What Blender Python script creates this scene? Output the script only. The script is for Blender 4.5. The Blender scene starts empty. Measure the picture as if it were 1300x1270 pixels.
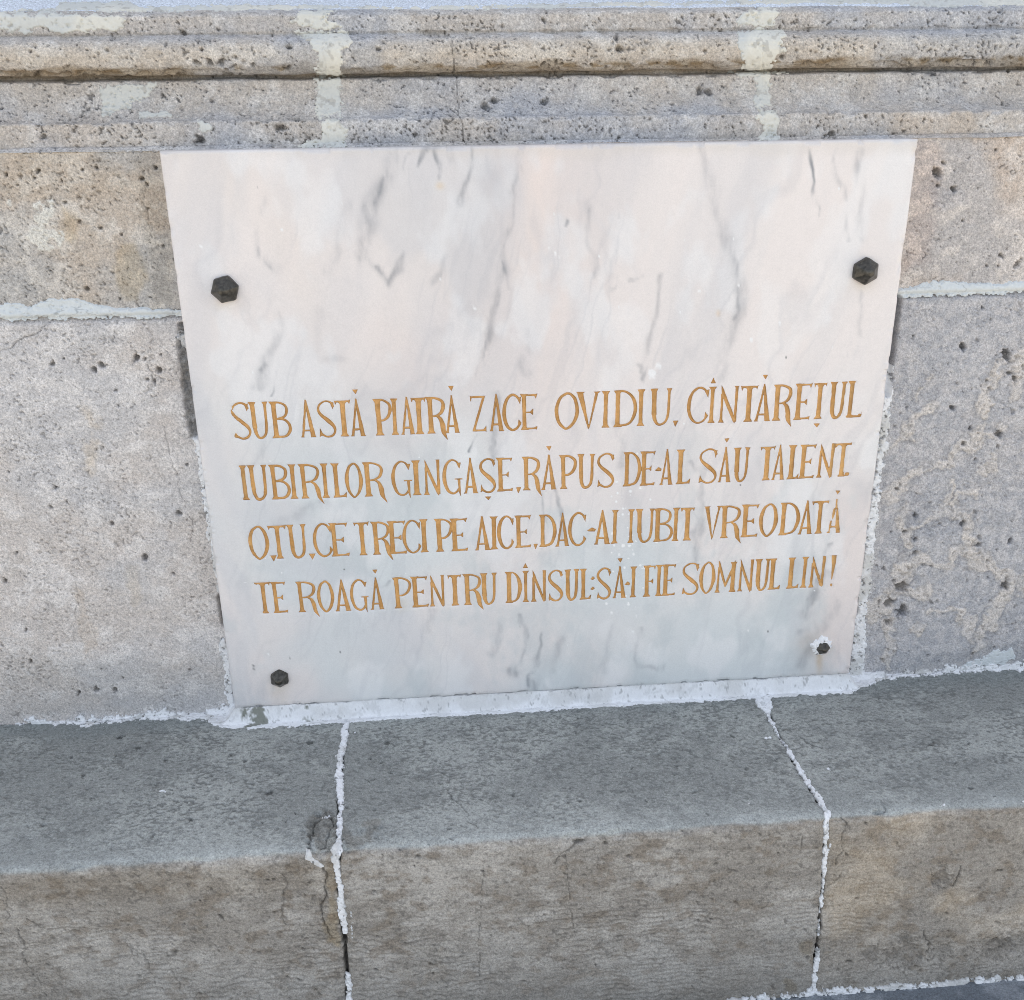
import bpy, math
import numpy as np

# ------------------------------------------------------------------ camera, light, exposure
PHW, PHH = 1300.0, 1270.0
Q = [1.249846068696162, 0.37843718075407395, 0.07629235328730863, -0.013479977175889455, -0.1353872249928596, -1.18305736135249, 0.7688882792061442, 0.7058176827028741, 0.02490749896053896, 0.29150489286816167, 0.005775163023575932, 0.2755989082303716, 0.5473215327792791, 0.7314515841245052, -0.27441214259500796, 0.3025343754535437]
FPX = Q[0] * 1000.0
LEAN, ZB, PLH, DST, HST, ZM, ZT = Q[10], Q[8], Q[7], Q[9], Q[11], Q[12], Q[13]
PLW, PLT = 0.85, 0.03
CAM = np.array(Q[4:7])
_p, _y, _r = Q[1:4]
FW = np.array([math.sin(_y) * math.cos(_p), math.cos(_y) * math.cos(_p), -math.sin(_p)])
_rt = np.array([math.cos(_y), -math.sin(_y), 0.0])
_up = np.cross(_rt, FW)
RT = _rt * math.cos(_r) + _up * math.sin(_r)
UP = -_rt * math.sin(_r) + _up * math.cos(_r)

scene = bpy.context.scene
C = scene.collection
from mathutils import Matrix
cd = bpy.data.cameras.new("camera")
cd.sensor_width = 36.0
cd.sensor_fit = 'HORIZONTAL'
cd.lens = 36.0 * FPX / PHW
cd.clip_start = 0.01
cd.clip_end = 500.0
cam = bpy.data.objects.new("camera", cd)
C.objects.link(cam)
cam.matrix_world = Matrix(((RT[0], UP[0], -FW[0], CAM[0]), (RT[1], UP[1], -FW[1], CAM[1]),
                           (RT[2], UP[2], -FW[2], CAM[2]), (0, 0, 0, 1)))
scene.camera = cam

SUN_EL, SUN_AZ = 52.0, 8.0        # the sun stands behind the monument, which shades the plaque
w = bpy.data.worlds.new("World")
scene.world = w
w.use_nodes = True
nt = w.node_tree
nt.nodes.clear()
sky = nt.nodes.new('ShaderNodeTexSky')
sky.sky_type = 'NISHITA'
sky.sun_disc = False
sky.sun_elevation = math.radians(SUN_EL)
sky.sun_rotation = math.radians(SUN_AZ)
sky.air_density = 1.0
sky.dust_density = 2.5
sky.ozone_density = 1.0
bg = nt.nodes.new('ShaderNodeBackground')
bg.inputs['Strength'].default_value = 0.13
wo = nt.nodes.new('ShaderNodeOutputWorld')
hsv = nt.nodes.new('ShaderNodeHueSaturation')      # sky colour desaturated to take out the blue cast
hsv.inputs['Saturation'].default_value = 0.46
nt.links.new(sky.outputs[0], hsv.inputs['Color'])
nt.links.new(hsv.outputs[0], bg.inputs[0])
nt.links.new(bg.outputs[0], wo.inputs[0])
sl = bpy.data.lights.new("sun", 'SUN')
sl.energy = 4.0
sl.angle = math.radians(0.5)
sl.color = (1.0, 0.95, 0.87)
so = bpy.data.objects.new("sun", sl)
C.objects.link(so)
_e, _a = math.radians(SUN_EL), math.radians(SUN_AZ)
from mathutils import Vector
sdir = Vector((-math.sin(_a) * math.cos(_e), -math.cos(_a) * math.cos(_e), -math.sin(_e)))
so.rotation_euler = sdir.to_track_quat('-Z', 'Y').to_euler()
so.location = (0.6, 4, 5)
scene.view_settings.view_transform = 'Standard'
scene.view_settings.look = 'None'
scene.view_settings.exposure = 1.48
scene.view_settings.gamma = 1.0
scene.cycles.use_denoising = True
scene.cycles.denoising_prefilter = 'NONE'
scene.cycles.filter_width = 0.95
scene.cycles.max_bounces = 6
scene.cycles.diffuse_bounces = 4

# ------------------------------------------------------------------ projection helpers
def proj(P):
    d = P - CAM
    z = d @ FW
    return PHW / 2 + FPX * (d @ RT) / z, PHH / 2 - FPX * (d @ UP) / z

def ray(px, py):
    return FW + RT * ((px - PHW / 2) / FPX) - UP * ((py - PHH / 2) / FPX)

def hit_plaque(px, py):           # plane y = LEAN*z - PLT
    d = ray(px, py)
    t = (LEAN * CAM[2] - PLT - CAM[1]) / (d[1] - LEAN * d[2])
    return CAM + d * t

def hit_y(px, py, Y):
    d = ray(px, py)
    return CAM + d * ((Y - CAM[1]) / d[1])

# ------------------------------------------------------------------ noise
def _h(ix, iy, seed):
    with np.errstate(over='ignore'):
        n = ix.astype(np.uint32) * np.uint32(374761393) + iy.astype(np.uint32) * np.uint32(668265263) + np.uint32((seed * 2246822519 + 12345) & 0xffffffff)
        n = (n ^ (n >> np.uint32(13))) * np.uint32(1274126177)
        n = n ^ (n >> np.uint32(16))
        n = n * np.uint32(2654435761)
        n = n ^ (n >> np.uint32(15))
    return n.astype(np.float32) * np.float32(1 / 4294967295.0)

def vn(x, y, seed=0):
    xf = np.floor(x); yf = np.floor(y)
    ix = xf.astype(np.int64); iy = yf.astype(np.int64)
    fx = (x - xf).astype(np.float32); fy = (y - yf).astype(np.float32)
    fx = fx * fx * fx * (fx * (fx * 6 - 15) + 10); fy = fy * fy * fy * (fy * (fy * 6 - 15) + 10)
    a = _h(ix, iy, seed); b = _h(ix + 1, iy, seed); c = _h(ix, iy + 1, seed); d = _h(ix + 1, iy + 1, seed)
    a = a + (b - a) * fx; c = c + (d - c) * fx
    return (a + (c - a) * fy) * 2 - 1

def fbm(x, y, octv=4, seed=0, gain=0.5):
    s = 0; a = 1.0; t = 0
    for i in range(octv):
        # each octave turned, so the lattice never shows
        ca, sa = math.cos(0.6 + i * 1.1), math.sin(0.6 + i * 1.1)
        k = 2.03 ** i
        s = s + a * vn((x * ca - y * sa) * k + 17.3 * i, (x * sa + y * ca) * k - 9.1 * i, seed + i * 31)
        t += a; a *= gain
    return s / t * 1.5

def sst(a, b, x):
    t = np.clip((x - a) / (b - a), 0, 1)
    return t * t * (3 - 2 * t)

def lin(r, g, b):
    f = lambda c: (c / 255 / 12.92) if c / 255 <= 0.04045 else ((c / 255 + 0.055) / 1.055) ** 2.4
    return np.array([f(r), f(g), f(b)], dtype=np.float32)

def mix(a, b, t):
    t = np.asarray(t)[..., None]
    return a * (1 - t) + b * t

# ------------------------------------------------------------------ meshes
def mk(name, V, quads, tris, mat, parent=None, cols=None, attrs=None, smooth=True):
    nq, ntr = len(quads), len(tris)
    me = bpy.data.meshes.new(name)
    me.vertices.add(len(V)); me.loops.add(nq * 4 + ntr * 3); me.polygons.add(nq + ntr)
    org = np.array(parent.location) if parent is not None else np.zeros(3)
    if parent is not None and parent.parent is not None:
        org = org + np.array(parent.parent.location)
    me.vertices.foreach_set('co', (V - org).astype(np.float32).ravel())
    me.loops.foreach_set('vertex_index', np.concatenate([np.asarray(quads).ravel(), np.asarray(tris).ravel()]).astype(np.int32))
    me.polygons.foreach_set('loop_start', np.concatenate([np.arange(nq) * 4, nq * 4 + np.arange(ntr) * 3]).astype(np.int32))
    if smooth:
        me.polygons.foreach_set('use_smooth', np.ones(nq + ntr, dtype=bool))
    me.update(calc_edges=True)
    if cols is not None:
        at = me.attributes.new('Col', 'FLOAT_COLOR', 'POINT')
        c4 = np.ones((len(V), 4), dtype=np.float32); c4[:, :3] = cols
        at.data.foreach_set('color', c4.ravel())
    for k, v in (attrs or {}).items():
        at = me.attributes.new(k, 'FLOAT', 'POINT')
        at.data.foreach_set('value', v.astype(np.float32).ravel())
    me.materials.append(mat)
    ob = bpy.data.objects.new(name, me)
    C.objects.link(ob)
    if parent is not None:
        ob.parent = parent
    return ob

def grid_quads(n, m):
    i = np.arange(n * m).reshape(n, m)
    return np.stack([i[:-1, :-1], i[:-1, 1:], i[1:, 1:], i[1:, :-1]], -1).reshape(-1, 4)

def clip(F, quads, tris, data):
    """keep the part of the mesh where F > 0; new vertices on the contour"""
    s = F > 0
    sq = s[quads]
    full = sq.all(1); part = sq.any(1) & ~full
    keepq = quads[full]
    pt = quads[part]
    T = np.concatenate([pt[:, [0, 1, 2]], pt[:, [0, 2, 3]], tris]) if len(tris) else np.concatenate([pt[:, [0, 1, 2]], pt[:, [0, 2, 3]]])
    st = s[T]; n = st.sum(1)
    keept = [T[n == 3]]
    base = len(F)
    ek = []; 
    def edges(a, b):
        return np.stack([np.minimum(a, b), np.maximum(a, b)], 1)
    T1 = T[n == 1]; k = s[T1].argmax(1); r = np.arange(len(T1))
    a1, b1, c1 = T1[r, k], T1[r, (k + 1) % 3], T1[r, (k + 2) % 3]
    T2 = T[n == 2]; k = (~s[T2]).argmax(1); r = np.arange(len(T2))
    a2, b2, c2 = T2[r, k], T2[r, (k + 1) % 3], T2[r, (k + 2) % 3]   # a2 is outside
    E = np.concatenate([edges(a1, b1), edges(a1, c1), edges(a2, b2), edges(a2, c2)])
    if len(E):
        key = E[:, 0].astype(np.int64) * base + E[:, 1]
        uk, inv = np.unique(key, return_inverse=True)
        inv = inv.ravel()
        ea, eb = uk // base, uk % base
        t = F[ea] / (F[ea] - F[eb]); t = np.clip(t, 0.001, 0.999)
        data = [np.concatenate([d, d[ea] + (d[eb] - d[ea]) * (t[:, None] if d.ndim == 2 else t)]) for d in data]
        ids = base + inv
        n1, n2 = len(a1), len(a2)
        e1b, e1c, e2b, e2c = ids[:n1], ids[n1:2 * n1], ids[2 * n1:2 * n1 + n2], ids[2 * n1 + n2:]
        keept.append(np.stack([a1, e1b, e1c], 1))
        keept.append(np.stack([e2b, b2, c2], 1)); keept.append(np.stack([e2b, c2, e2c], 1))
    tr = np.concatenate(keept)
    used = np.zeros(len(data[0]), bool); used[keepq.ravel()] = 1; used[tr.ravel()] = 1
    rm = np.cumsum(used) - 1
    return rm[keepq], rm[tr], [d[used] for d in data], used

class Surf:
    """a surface sampled on a (u, v) raster: position, normal, photo position, relief h and colour col"""
    def __init__(s, U, V, fn):
        s.u1, s.v1 = U, V
        s.U, s.V = np.meshgrid(U, V, indexing='ij')
        s.P, s.N = fn(s.U, s.V)
        s.X, s.Y = proj(s.P)
        s.h = np.zeros(s.U.shape, np.float32)
        s.col = np.zeros(s.U.shape + (3,), np.float32)
    def dist(s, pts, wid=None, pad=30, warp=0.0, wseed=3, wf=60):
        """distance in photo pixels to a polyline, and the width along it"""
        pts = np.array(pts, float)
        mx = (wid if np.isscalar(wid) else max(wid)) if wid is not None else 0
        pad = pad + mx
        m = (s.X > pts[:, 0].min() - pad) & (s.X < pts[:, 0].max() + pad) & (s.Y > pts[:, 1].min() - pad) & (s.Y < pts[:, 1].max() + pad)
        D = np.full(s.X.shape, 1e3, np.float32); Wd = np.zeros(s.X.shape, np.float32)
        x, y = s.X[m], s.Y[m]
        if warp:
            x = x + warp * fbm(s.U[m] * wf, s.V[m] * wf, 3, wseed); y = y + warp * fbm(s.U[m] * wf, s.V[m] * wf, 3, wseed + 9)
        d = np.full(x.shape, 1e3); ww = np.zeros(x.shape)
        if wid is None or np.isscalar(wid):
            wid = [wid or 0] * len(pts)
        for i in range(len(pts) - 1):
            a, b = pts[i], pts[i + 1]; ab = b - a; L = max(ab @ ab, 1e-9)
            t = np.clip(((x - a[0]) * ab[0] + (y - a[1]) * ab[1]) / L, 0, 1)
            dd = np.hypot(x - a[0] - t * ab[0], y - a[1] - t * ab[1])
            wt = wid[i] + (wid[i + 1] - wid[i]) * t
            k = (dd - wt) < (d - ww)
            d = np.where(k, dd, d); ww = np.where(k, wt, ww)
        D[m] = d; Wd[m] = ww
        return D, Wd
    def poly(s, pts):
        """signed distance in photo pixels to a closed outline, positive inside"""
        pts = np.array(pts, float)
        D, _ = s.dist(np.vstack([pts, pts[:1]]), pad=40)
        ins = np.zeros(s.X.shape, bool)
        for i in range(len(pts)):
            a, b = pts[i - 1], pts[i]
            c = ((a[1] > s.Y) != (b[1] > s.Y)) & (s.X < (b[0] - a[0]) * (s.Y - a[1]) / (b[1] - a[1] + 1e-12) + a[0])
            ins ^= c
        return np.where(ins, D, -D)
    def pit(s, x, y, r, depth, asp=1.0, ang=0.0, dark=0.6, seed=0):
        """one hole, x y r in photo pixels"""
        k = 1.6 * r * max(asp, 1)
        i0 = np.searchsorted(s.X[:, s.X.shape[1] // 2], x)
        m = (abs(s.X - x) < k) & (abs(s.Y - y) < k) if False else None
        # window search through the raster
        R = int(k / 1.1) + 4
        j0 = int(np.argmin(abs(s.Y[min(max(i0, 0), s.X.shape[0] - 1)] - y)))
        i0 = int(np.argmin(abs(s.X[:, j0] - x)))
        sl = (slice(max(i0 - R, 0), i0 + R), slice(max(j0 - R, 0), j0 + R))
        dx, dy = s.X[sl] - x, s.Y[sl] - y
        c, sn = math.cos(ang), math.sin(ang)
        e = np.hypot((dx * c + dy * sn) / asp, -dx * sn + dy * c) / r
        e = e * (1 + 0.38 * vn(s.U[sl] * 260, s.V[sl] * 260, seed) + 0.22 * vn(s.U[sl] * 600, s.V[sl] * 600, seed + 1))
        t = 1 - sst(0.55, 1.1, e)
        s.h[sl] -= depth * t
        s.col[sl] *= (1 - dark * t)[..., None]
    def crack(s, pts, wpx=0.8, depth=0.002, dark=0.6, warp=3.0, seed=5):
        D, _ = s.dist(pts, pad=12, warp=warp, wseed=seed)
        t = 1 - sst(wpx * 0.4, wpx * 1.5, D)
        s.h -= depth * t; s.col *= (1 - dark * t)[..., None]
    def mesh(s, name, mat, parent, F=None, extra=None, drop=None):
        n, m = s.U.shape
        V = (s.P + s.N * s.h[..., None]).reshape(-1, 3)
        q = grid_quads(n, m); t = np.zeros((0, 3), int)
        data = [V, s.col.reshape(-1, 3)]
        Fs = F if isinstance(F, (list, tuple)) else ([F] if F is not None else [])
        Fs = [f.reshape(-1) for f in Fs]
        if drop is not None:
            q = q[~drop.reshape(-1)[q].all(1)]
        while Fs:
            f = Fs.pop(0)
            q, t, out, _ = clip(f, q, t, data + Fs)
            data, Fs = out[:2], out[2:]
        used = np.zeros(len(data[0]), bool); used[q.ravel()] = 1; used[t.ravel()] = 1
        rm = np.cumsum(used) - 1
        return mk(name, data[0][used], rm[q], rm[t], mat, parent, data[1][used])
    def patch(s, name, mat, parent, F, thk, colfn, rag=3.0, seed=0, edge=2.0, hfn=None, up=2, rf=1.0, holes=0.0, base=None):
        """a skin of mortar over the surface where F > 0 (F in photo pixels, ragged by noise)"""
        msk = F > -(rag * 1.8 + 1)
        if not msk.any():
            return None
        ii = np.where(msk.any(1))[0]; jj = np.where(msk.any(0))[0]
        i0, i1, j0, j1 = max(ii[0] - 1, 0), min(ii[-1] + 2, s.U.shape[0]), max(jj[0] - 1, 0), min(jj[-1] + 2, s.U.shape[1])
        def upm(a):
            a = a[i0:i1, j0:j1]
            for ax in (0, 1):
                n = a.shape[ax]
                t = np.linspace(0, n - 1, (n - 1) * up + 1)
                k = np.minimum(t.astype(int), n - 2); f = (t - k)
                f = f.reshape([-1 if q == ax else 1 for q in range(a.ndim)])
                a = np.take(a, k, ax) * (1 - f) + np.take(a, k + 1, ax) * f
            return a
        P, N, U, V, f = upm(s.P), upm(s.N), upm(s.U), upm(s.V), upm(F)
        h = upm(s.h if base is None else base)
        f = f + rag * (0.8 * fbm(U * 90 * rf, V * 90 * rf, 3, seed + 50) + 0.45 * vn(U * 420 * rf, V * 420 * rf, seed + 51))
        if holes:
            f = np.minimum(f, (0.95 - holes + 0.9 * fbm(U * 160, V * 160, 4, seed + 77)) * 6)
        hh = h - 0.0012 + sst(0, edge, f) * (0.0012 + thk) + 0.0004 * fbm(U * 220, V * 220, 3, seed + 60)
        if hfn is not None:
            hh = hh + hfn(U, V, upm(s.X), upm(s.Y), f)
        col = colfn(U, V, f)
        Vt = (P + N * hh[..., None]).reshape(-1, 3)
        q, t, out, _ = clip(f.reshape(-1), grid_quads(*U.shape), np.zeros((0, 3), int), [Vt, col.reshape(-1, 3).astype(np.float32)])
        if len(out[0]) < 3:
            return None
        return mk(name, out[0], q, t, mat, parent, out[1])

def spaced(a, b, c, d, fine, coarse):
    """raster stations: coarse a..b, fine b..c, coarse c..d"""
    L = [np.arange(a, b, coarse), np.arange(b, c, fine), np.arange(c, d + coarse * 0.5, coarse)]
    x = np.concatenate(L)
    return x[np.concatenate([[True], np.diff(x) > fine * 0.4])]

# ------------------------------------------------------------------ materials
def material(name, rough=0.85, grain=0.12, gscale=900, bump=0.25, bscale=700, spec=0.3, col=None, metallic=0.0, speck=0.0, bdist=0.0006, gscale2=260):
    m = bpy.data.materials.new(name); m.use_nodes = True
    t = m.node_tree; t.nodes.clear(); N = t.nodes.new; L = t.links.new
    out = N('ShaderNodeOutputMaterial'); b = N('ShaderNodeBsdfPrincipled')
    L(b.outputs[0], out.inputs[0])
    b.inputs['Roughness'].default_value = rough
    b.inputs['Specular IOR Level'].default_value = spec
    b.inputs['Metallic'].default_value = metallic
    geo = N('ShaderNodeTexCoord')
    if col is None:
        a = N('ShaderNodeAttribute'); a.attribute_name = 'Col'; base = a.outputs['Color']
    else:
        a = N('ShaderNodeRGB'); a.outputs[0].default_value = (*col, 1); base = a.outputs[0]
    n1 = N('ShaderNodeTexNoise'); n1.inputs['Scale'].default_value = gscale; n1.inputs['Detail'].default_value = 3
    n2 = N('ShaderNodeTexNoise'); n2.inputs['Scale'].default_value = gscale2; n2.inputs['Detail'].default_value = 5; n2.inputs['Roughness'].default_value = 0.65
    L(geo.outputs['Object'], n1.inputs['Vector']); L(geo.outputs['Object'], n2.inputs['Vector'])
    ad = N('ShaderNodeMath'); ad.operation = 'ADD'; L(n1.outputs['Fac'], ad.inputs[0]); L(n2.outputs['Fac'], ad.inputs[1])
    mr = N('ShaderNodeMapRange'); mr.inputs['From Min'].default_value = 0.6; mr.inputs['From Max'].default_value = 1.4
    mr.inputs['To Min'].default_value = 1 - grain * 1.2; mr.inputs['To Max'].default_value = 1 + grain
    L(ad.outputs[0], mr.inputs['Value'])
    mu = N('ShaderNodeVectorMath'); mu.operation = 'MULTIPLY'; L(base, mu.inputs[0]); L(mr.outputs[0], mu.inputs[1])
    last = mu.outputs[0]
    if speck:
        v = N('ShaderNodeTexVoronoi'); v.inputs['Scale'].default_value = 420; L(geo.outputs['Object'], v.inputs['Vector'])
        r = N('ShaderNodeMapRange'); r.inputs['From Min'].default_value = 0.12; r.inputs['From Max'].default_value = 0.3
        r.inputs['To Min'].default_value = 1 - speck; r.inputs['To Max'].default_value = 1.0
        L(v.outputs['Distance'], r.inputs['Value'])
        m2 = N('ShaderNodeVectorMath'); m2.operation = 'MULTIPLY'; L(last, m2.inputs[0]); L(r.outputs[0], m2.inputs[1]); last = m2.outputs[0]
    L(last, b.inputs['Base Color'])
    if bump:
        n3 = N('ShaderNodeTexNoise'); n3.inputs['Scale'].default_value = bscale; n3.inputs['Detail'].default_value = 5; n3.inputs['Roughness'].default_value = 0.7
        L(geo.outputs['Object'], n3.inputs['Vector'])
        bp = N('ShaderNodeBump'); bp.inputs['Strength'].default_value = bump; bp.inputs['Distance'].default_value = bdist
        L(n3.outputs['Fac'], bp.inputs['Height']); L(bp.outputs[0], b.inputs['Normal'])
    return m

M_shell = material('shell_limestone', 0.9, 0.42, 620, 0.8, 420, speck=0.14, gscale2=330, bdist=0.0012)
M_step = material('grey_sandstone', 0.85, 0.40, 640, 0.8, 420, speck=0.16, gscale2=340, bdist=0.0012)
M_mortar = material('white_mortar', 0.8, 0.06, 700, 0.5, 600)
M_cream = material('pale_plaster', 0.8, 0.05, 500, 0.35, 400)
M_marble = material('polished_marble', 0.36, 0.07, 1100, 0.05, 900, spec=0.5, gscale2=500)
M_gold = material('ochre_paint', 0.5, 0.12, 900, 0.3, 700, spec=0.45)
M_bronze = material('dark_patinated_bronze', 0.30, 0.6, 300, 0.30, 300, spec=0.5, metallic=0.55, gscale2=160, col=(0.075, 0.070, 0.060))
M_ground = material('pale_paving', 0.9, 0.1, 60, 0.2, 80, col=(0.42, 0.38, 0.32), gscale2=3)
M_core = material('monument_limestone', 0.9, 0.1, 200, 0.2, 80, col=(0.45, 0.42, 0.38), gscale2=20)

def thing(name, label, cat, loc):
    o = bpy.data.objects.new(name, None); C.objects.link(o); o.location = loc
    o.empty_display_size = 0.1
    o['label'] = label; o['category'] = cat
    return o

def box(name, lo, hi, mat, parent):
    x0, y0, z0 = lo; x1, y1, z1 = hi
    V = np.array([[x0, y0, z0], [x1, y0, z0], [x1, y1, z0], [x0, y1, z0], [x0, y0, z1], [x1, y0, z1], [x1, y1, z1], [x0, y1, z1]], float)
    q = np.array([[0, 3, 2, 1], [4, 5, 6, 7], [0, 1, 5, 4], [1, 2, 6, 5], [2, 3, 7, 6], [3, 0, 4, 7]])
    return mk(name, V, q, np.zeros((0, 3), int), mat, parent, smooth=False)

# ------------------------------------------------------------------ surfaces
def profile(pts, step):
    """(y, z) polyline from top to bottom -> function of arc length"""
    pts = np.array(pts, float)
    seg = np.hypot(*np.diff(pts, axis=0).T); S = np.concatenate([[0], np.cumsum(seg)])
    def fn(U, V):
        y = np.interp(V, S, pts[:, 0]); z = np.interp(V, S, pts[:, 1])
        e = 0.0016
        dy = np.interp(V + e, S, pts[:, 0]) - np.interp(V - e, S, pts[:, 0])
        dz = np.interp(V + e, S, pts[:, 1]) - np.interp(V - e, S, pts[:, 1])
        L = np.hypot(dy, dz) + 1e-9
        P = np.stack([U, y, z], -1); N = np.stack([0 * y, dz / L, -dy / L], -1)
        return P, N
    return fn, S[-1], S

FINE = 0.00145
def xr(pys, Y, pad=0.012):
    return min(hit_y(0, p, Y)[0] for p in pys) - pad, max(hit_y(1300, p, Y)[0] for p in pys) + pad
XL, XR = -1.15, 1.05

def shell_stone(s, beige, grey, light, seed, pits=0.5, relief=1.0):
    U, V = s.U, s.V
    big = fbm(U * 5, V * 6, 3, seed); med = fbm(U * 17, V * 21, 4, seed + 3)
    c = mix(beige, grey, sst(-0.35, 0.45, big + 0.55 * med))
    b2 = fbm(U * 38, V * 46, 5, seed + 5, 0.6)
    c = mix(c, light, 0.62 * sst(0.0, 0.5, b2))
    c = mix(c, grey * 0.70, 0.26 * sst(0.0, 0.8, fbm(U * 75, V * 85, 5, seed + 7, 0.7) - 0.25 * b2))
    c = mix(c, grey * 0.60, 0.30 * sst(0.25, 0.75, fbm(U * 210, V * 190, 3, seed + 8, 0.7)) * sst(-0.3, 0.5, fbm(U * 22, V * 22, 3, seed + 19)))
    c = mix(c, light * 1.05, 0.30 * sst(0.25, 0.75, fbm(U * 170, V * 180, 3, seed + 20, 0.7)))
    n = fbm(U * 95 + 0.9 * med, V * 95 + 0.9 * b2, 3, seed + 9)
    ln = (1 - sst(0.0, 0.09, abs(n))) * sst(-0.05, 0.5, fbm(U * 28, V * 28, 2, seed + 11))
    c = c * (1 - 0.20 * ln)[..., None]
    g = vn(U * 640, V * 640, seed + 13); g2 = vn(U * 330, V * 330, seed + 14)
    c = c * (1 + 0.08 * g + 0.10 * g2)[..., None]
    s.h += relief * (0.0011 * med + 0.0005 * b2 + 0.00016 * g2 - 0.0003 * ln)
    zone = sst(-0.25, 0.5, fbm(U * 12, V * 14, 3, seed + 15))
    pn = fbm(U * 400, V * 420, 1, seed + 17) + 0.35 * vn(U * 75, V * 75, seed + 18)
    p = sst(1.42 - 0.30 * pits, 1.6 - 0.3 * pits, pn + 0.30 * zone) * min(1, pits * 2)
    s.h -= 0.0022 * p
    s.col += c * (1 - 0.6 * p)[..., None]

rng = np.random.default_rng(7)
BEI, GRY, LGT = lin(201, 191, 180), lin(191, 190, 189), lin(224, 220, 214)

# ---- dado: the plane stone behind the plaque
va = spaced(-ZT, -ZT, 0.012, 0.012, FINE, FINE)     # V runs downwards: z = -V
a0, a1 = xr((150, 925), 0.0)
ua = spaced(XL, a0, a1, XR, FINE, 0.008)
def dado_fn(U, V):
    z = -V
    return np.stack([U, LEAN * z, z], -1), np.broadcast_to(np.array([0, -1.0, LEAN]), U.shape + (3,)).copy()
dado = Surf(ua, va, dado_fn)
upper = dado.V < -ZM                      # upper course
shell_stone(dado, BEI, GRY, LGT, 11, 0.38)
left = dado.X < 650
U, V = dado.U, dado.V
# tone of each block
def tint(s, m, rgb):
    s.col = s.col * (1 + (np.array(rgb) - 1) * np.asarray(m)[..., None])
tint(dado, (upper & left).astype(float), (0.96, 0.94, 0.91))
tint(dado, (upper & ~left).astype(float), (1.0, 0.955, 0.93))
tint(dado, (~upper & left).astype(float), (1.09, 1.09, 1.11))
dado.col = mix(dado.col, dado.col.mean(-1, keepdims=True) ** 0.45 * 0.70 ** 0.55 * np.array([1.0, 0.955, 0.93]), (~upper & left) * 0.5)
# lower right block: bluish grey ground with cream veins
lr = (~upper & ~left).astype(float)
gmix = mix(lin(172, 173, 178), lin(196, 194, 195), sst(-0.5, 0.5, fbm(U * 120, V * 120, 4, 91, 0.6)))
gmix = gmix * (1 + 0.1 * vn(U * 500, V * 500, 92))[..., None]
dado.col = mix(dado.col, gmix, lr * 0.85)
CREAM = lin(216, 209, 202)
veins = [([(1119, 634), (1143, 620), (1167, 596), (1205, 587), (1233, 561), (1252, 537)], [5, 6, 5, 6, 10, 5]),
         ([(1129, 568), (1157, 544), (1181, 513)], [6, 5, 3]), ([(1164, 502), (1181, 476)], 2.5),
         ([(1243, 523), (1254, 492), (1268, 464), (1300, 450)], [6, 7, 4, 9]), ([(1284, 508), (1290, 480), (1296, 460)], 7),
         ([(1202, 641), (1209, 613)], 3), ([(1160, 668), (1202, 645), (1228, 658), (1230, 702), (1200, 716), (1144, 717)], [4, 6, 4, 8, 6, 8]),
         ([(1144, 717), (1140, 752), (1106, 782)], [8, 10, 12]), ([(1144, 748), (1178, 752)], 9), ([(1230, 704), (1275, 727), (1300, 742)], [10, 9, 12]),
         ([(1133, 788), (1131, 820), (1126, 842)], [6, 5, 4]), ([(1181, 779), (1209, 776), (1230, 786), (1233, 808)], [3, 4, 5, 3]),
         ([(1284, 745), (1257, 786), (1244, 812), (1237, 832)], [9, 8, 7, 3]), ([(1240, 545), (1266, 550), (1276, 540)], [2, 4, 2]),
         ([(1155, 535), (1150, 560)], 2), ([(1165, 790), (1160, 805)], 4), ([(1150, 640), (1146, 665), (1152, 690)], [4, 6, 7]),
         ([(1240, 600), (1262, 590), (1270, 575)], [2, 4, 2]), ([(1205, 655), (1215, 630), (1240, 628)], [2, 3, 3])]
for pts, wd in veins:
    D, W = dado.dist(pts, wd, warp=9, wf=45, wseed=21)
    t = (1 - sst(-1.8, 1.8, D - W + 2.2 * fbm(U * 150, V * 150, 3, 22))) * lr * (0.72 + 0.3 * fbm(U * 60, V * 60, 3, 23))
    dado.col = mix(dado.col, CREAM * (1 + 0.07 * vn(U * 400, V * 400, 5)[..., None] + 0.05 * fbm(U * 90, V * 90, 3, 6)[..., None]), t)
    dado.h += (0.0013 + 0.0010 * fbm(U * 110, V * 110, 4, 24, 0.65)) * t
    hl = sst(0.35, 0.7, fbm(U * 260, V * 260, 2, 25)) * t
    dado.h -= 0.0016 * hl; dado.col *= (1 - 0.35 * hl)[..., None]
    e = np.exp(-((D - W - 2) / 1.5) ** 2) * lr
    dado.col *= (1 - 0.18 * e)[..., None]
# stains
def stain(s, pts, rgb, amt, soft=6, warp=6, seed=1):
    s2 = s.poly(pts) + warp * fbm(s.U * 60, s.V * 60, 4, seed + 40)
    s.col = mix(s.col, s.col * np.array(rgb), amt * sst(-soft, soft, s2))
OCH = (0.94, 0.85, 0.70)
stain(dado, [(150, 308), (171, 305), (186, 342), (174, 386), (150, 372), (140, 348)], OCH, 0.8)
stain(dado, [(72, 248), (99, 278), (90, 315), (78, 300)], OCH, 0.7)
stain(dado, [(165, 200), (205, 195), (225, 300), (222, 390), (190, 395), (185, 300)], (0.80, 0.77, 0.72), 0.7, 10)
stain(dado, [(0, 190), (120, 190), (190, 240), (100, 260), (0, 250)], (0.94, 0.90, 0.84), 0.6, 10)
stain(dado, [(112, 525), (120, 525), (119, 575), (112, 600)], (1.0, 0.90, 0.76), 0.6, 7, 12)
stain(dado, [(98, 740), (112, 770), (125, 815), (108, 835), (97, 800)], (0.92, 0.88, 0.83), 0.8, 3)
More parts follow.
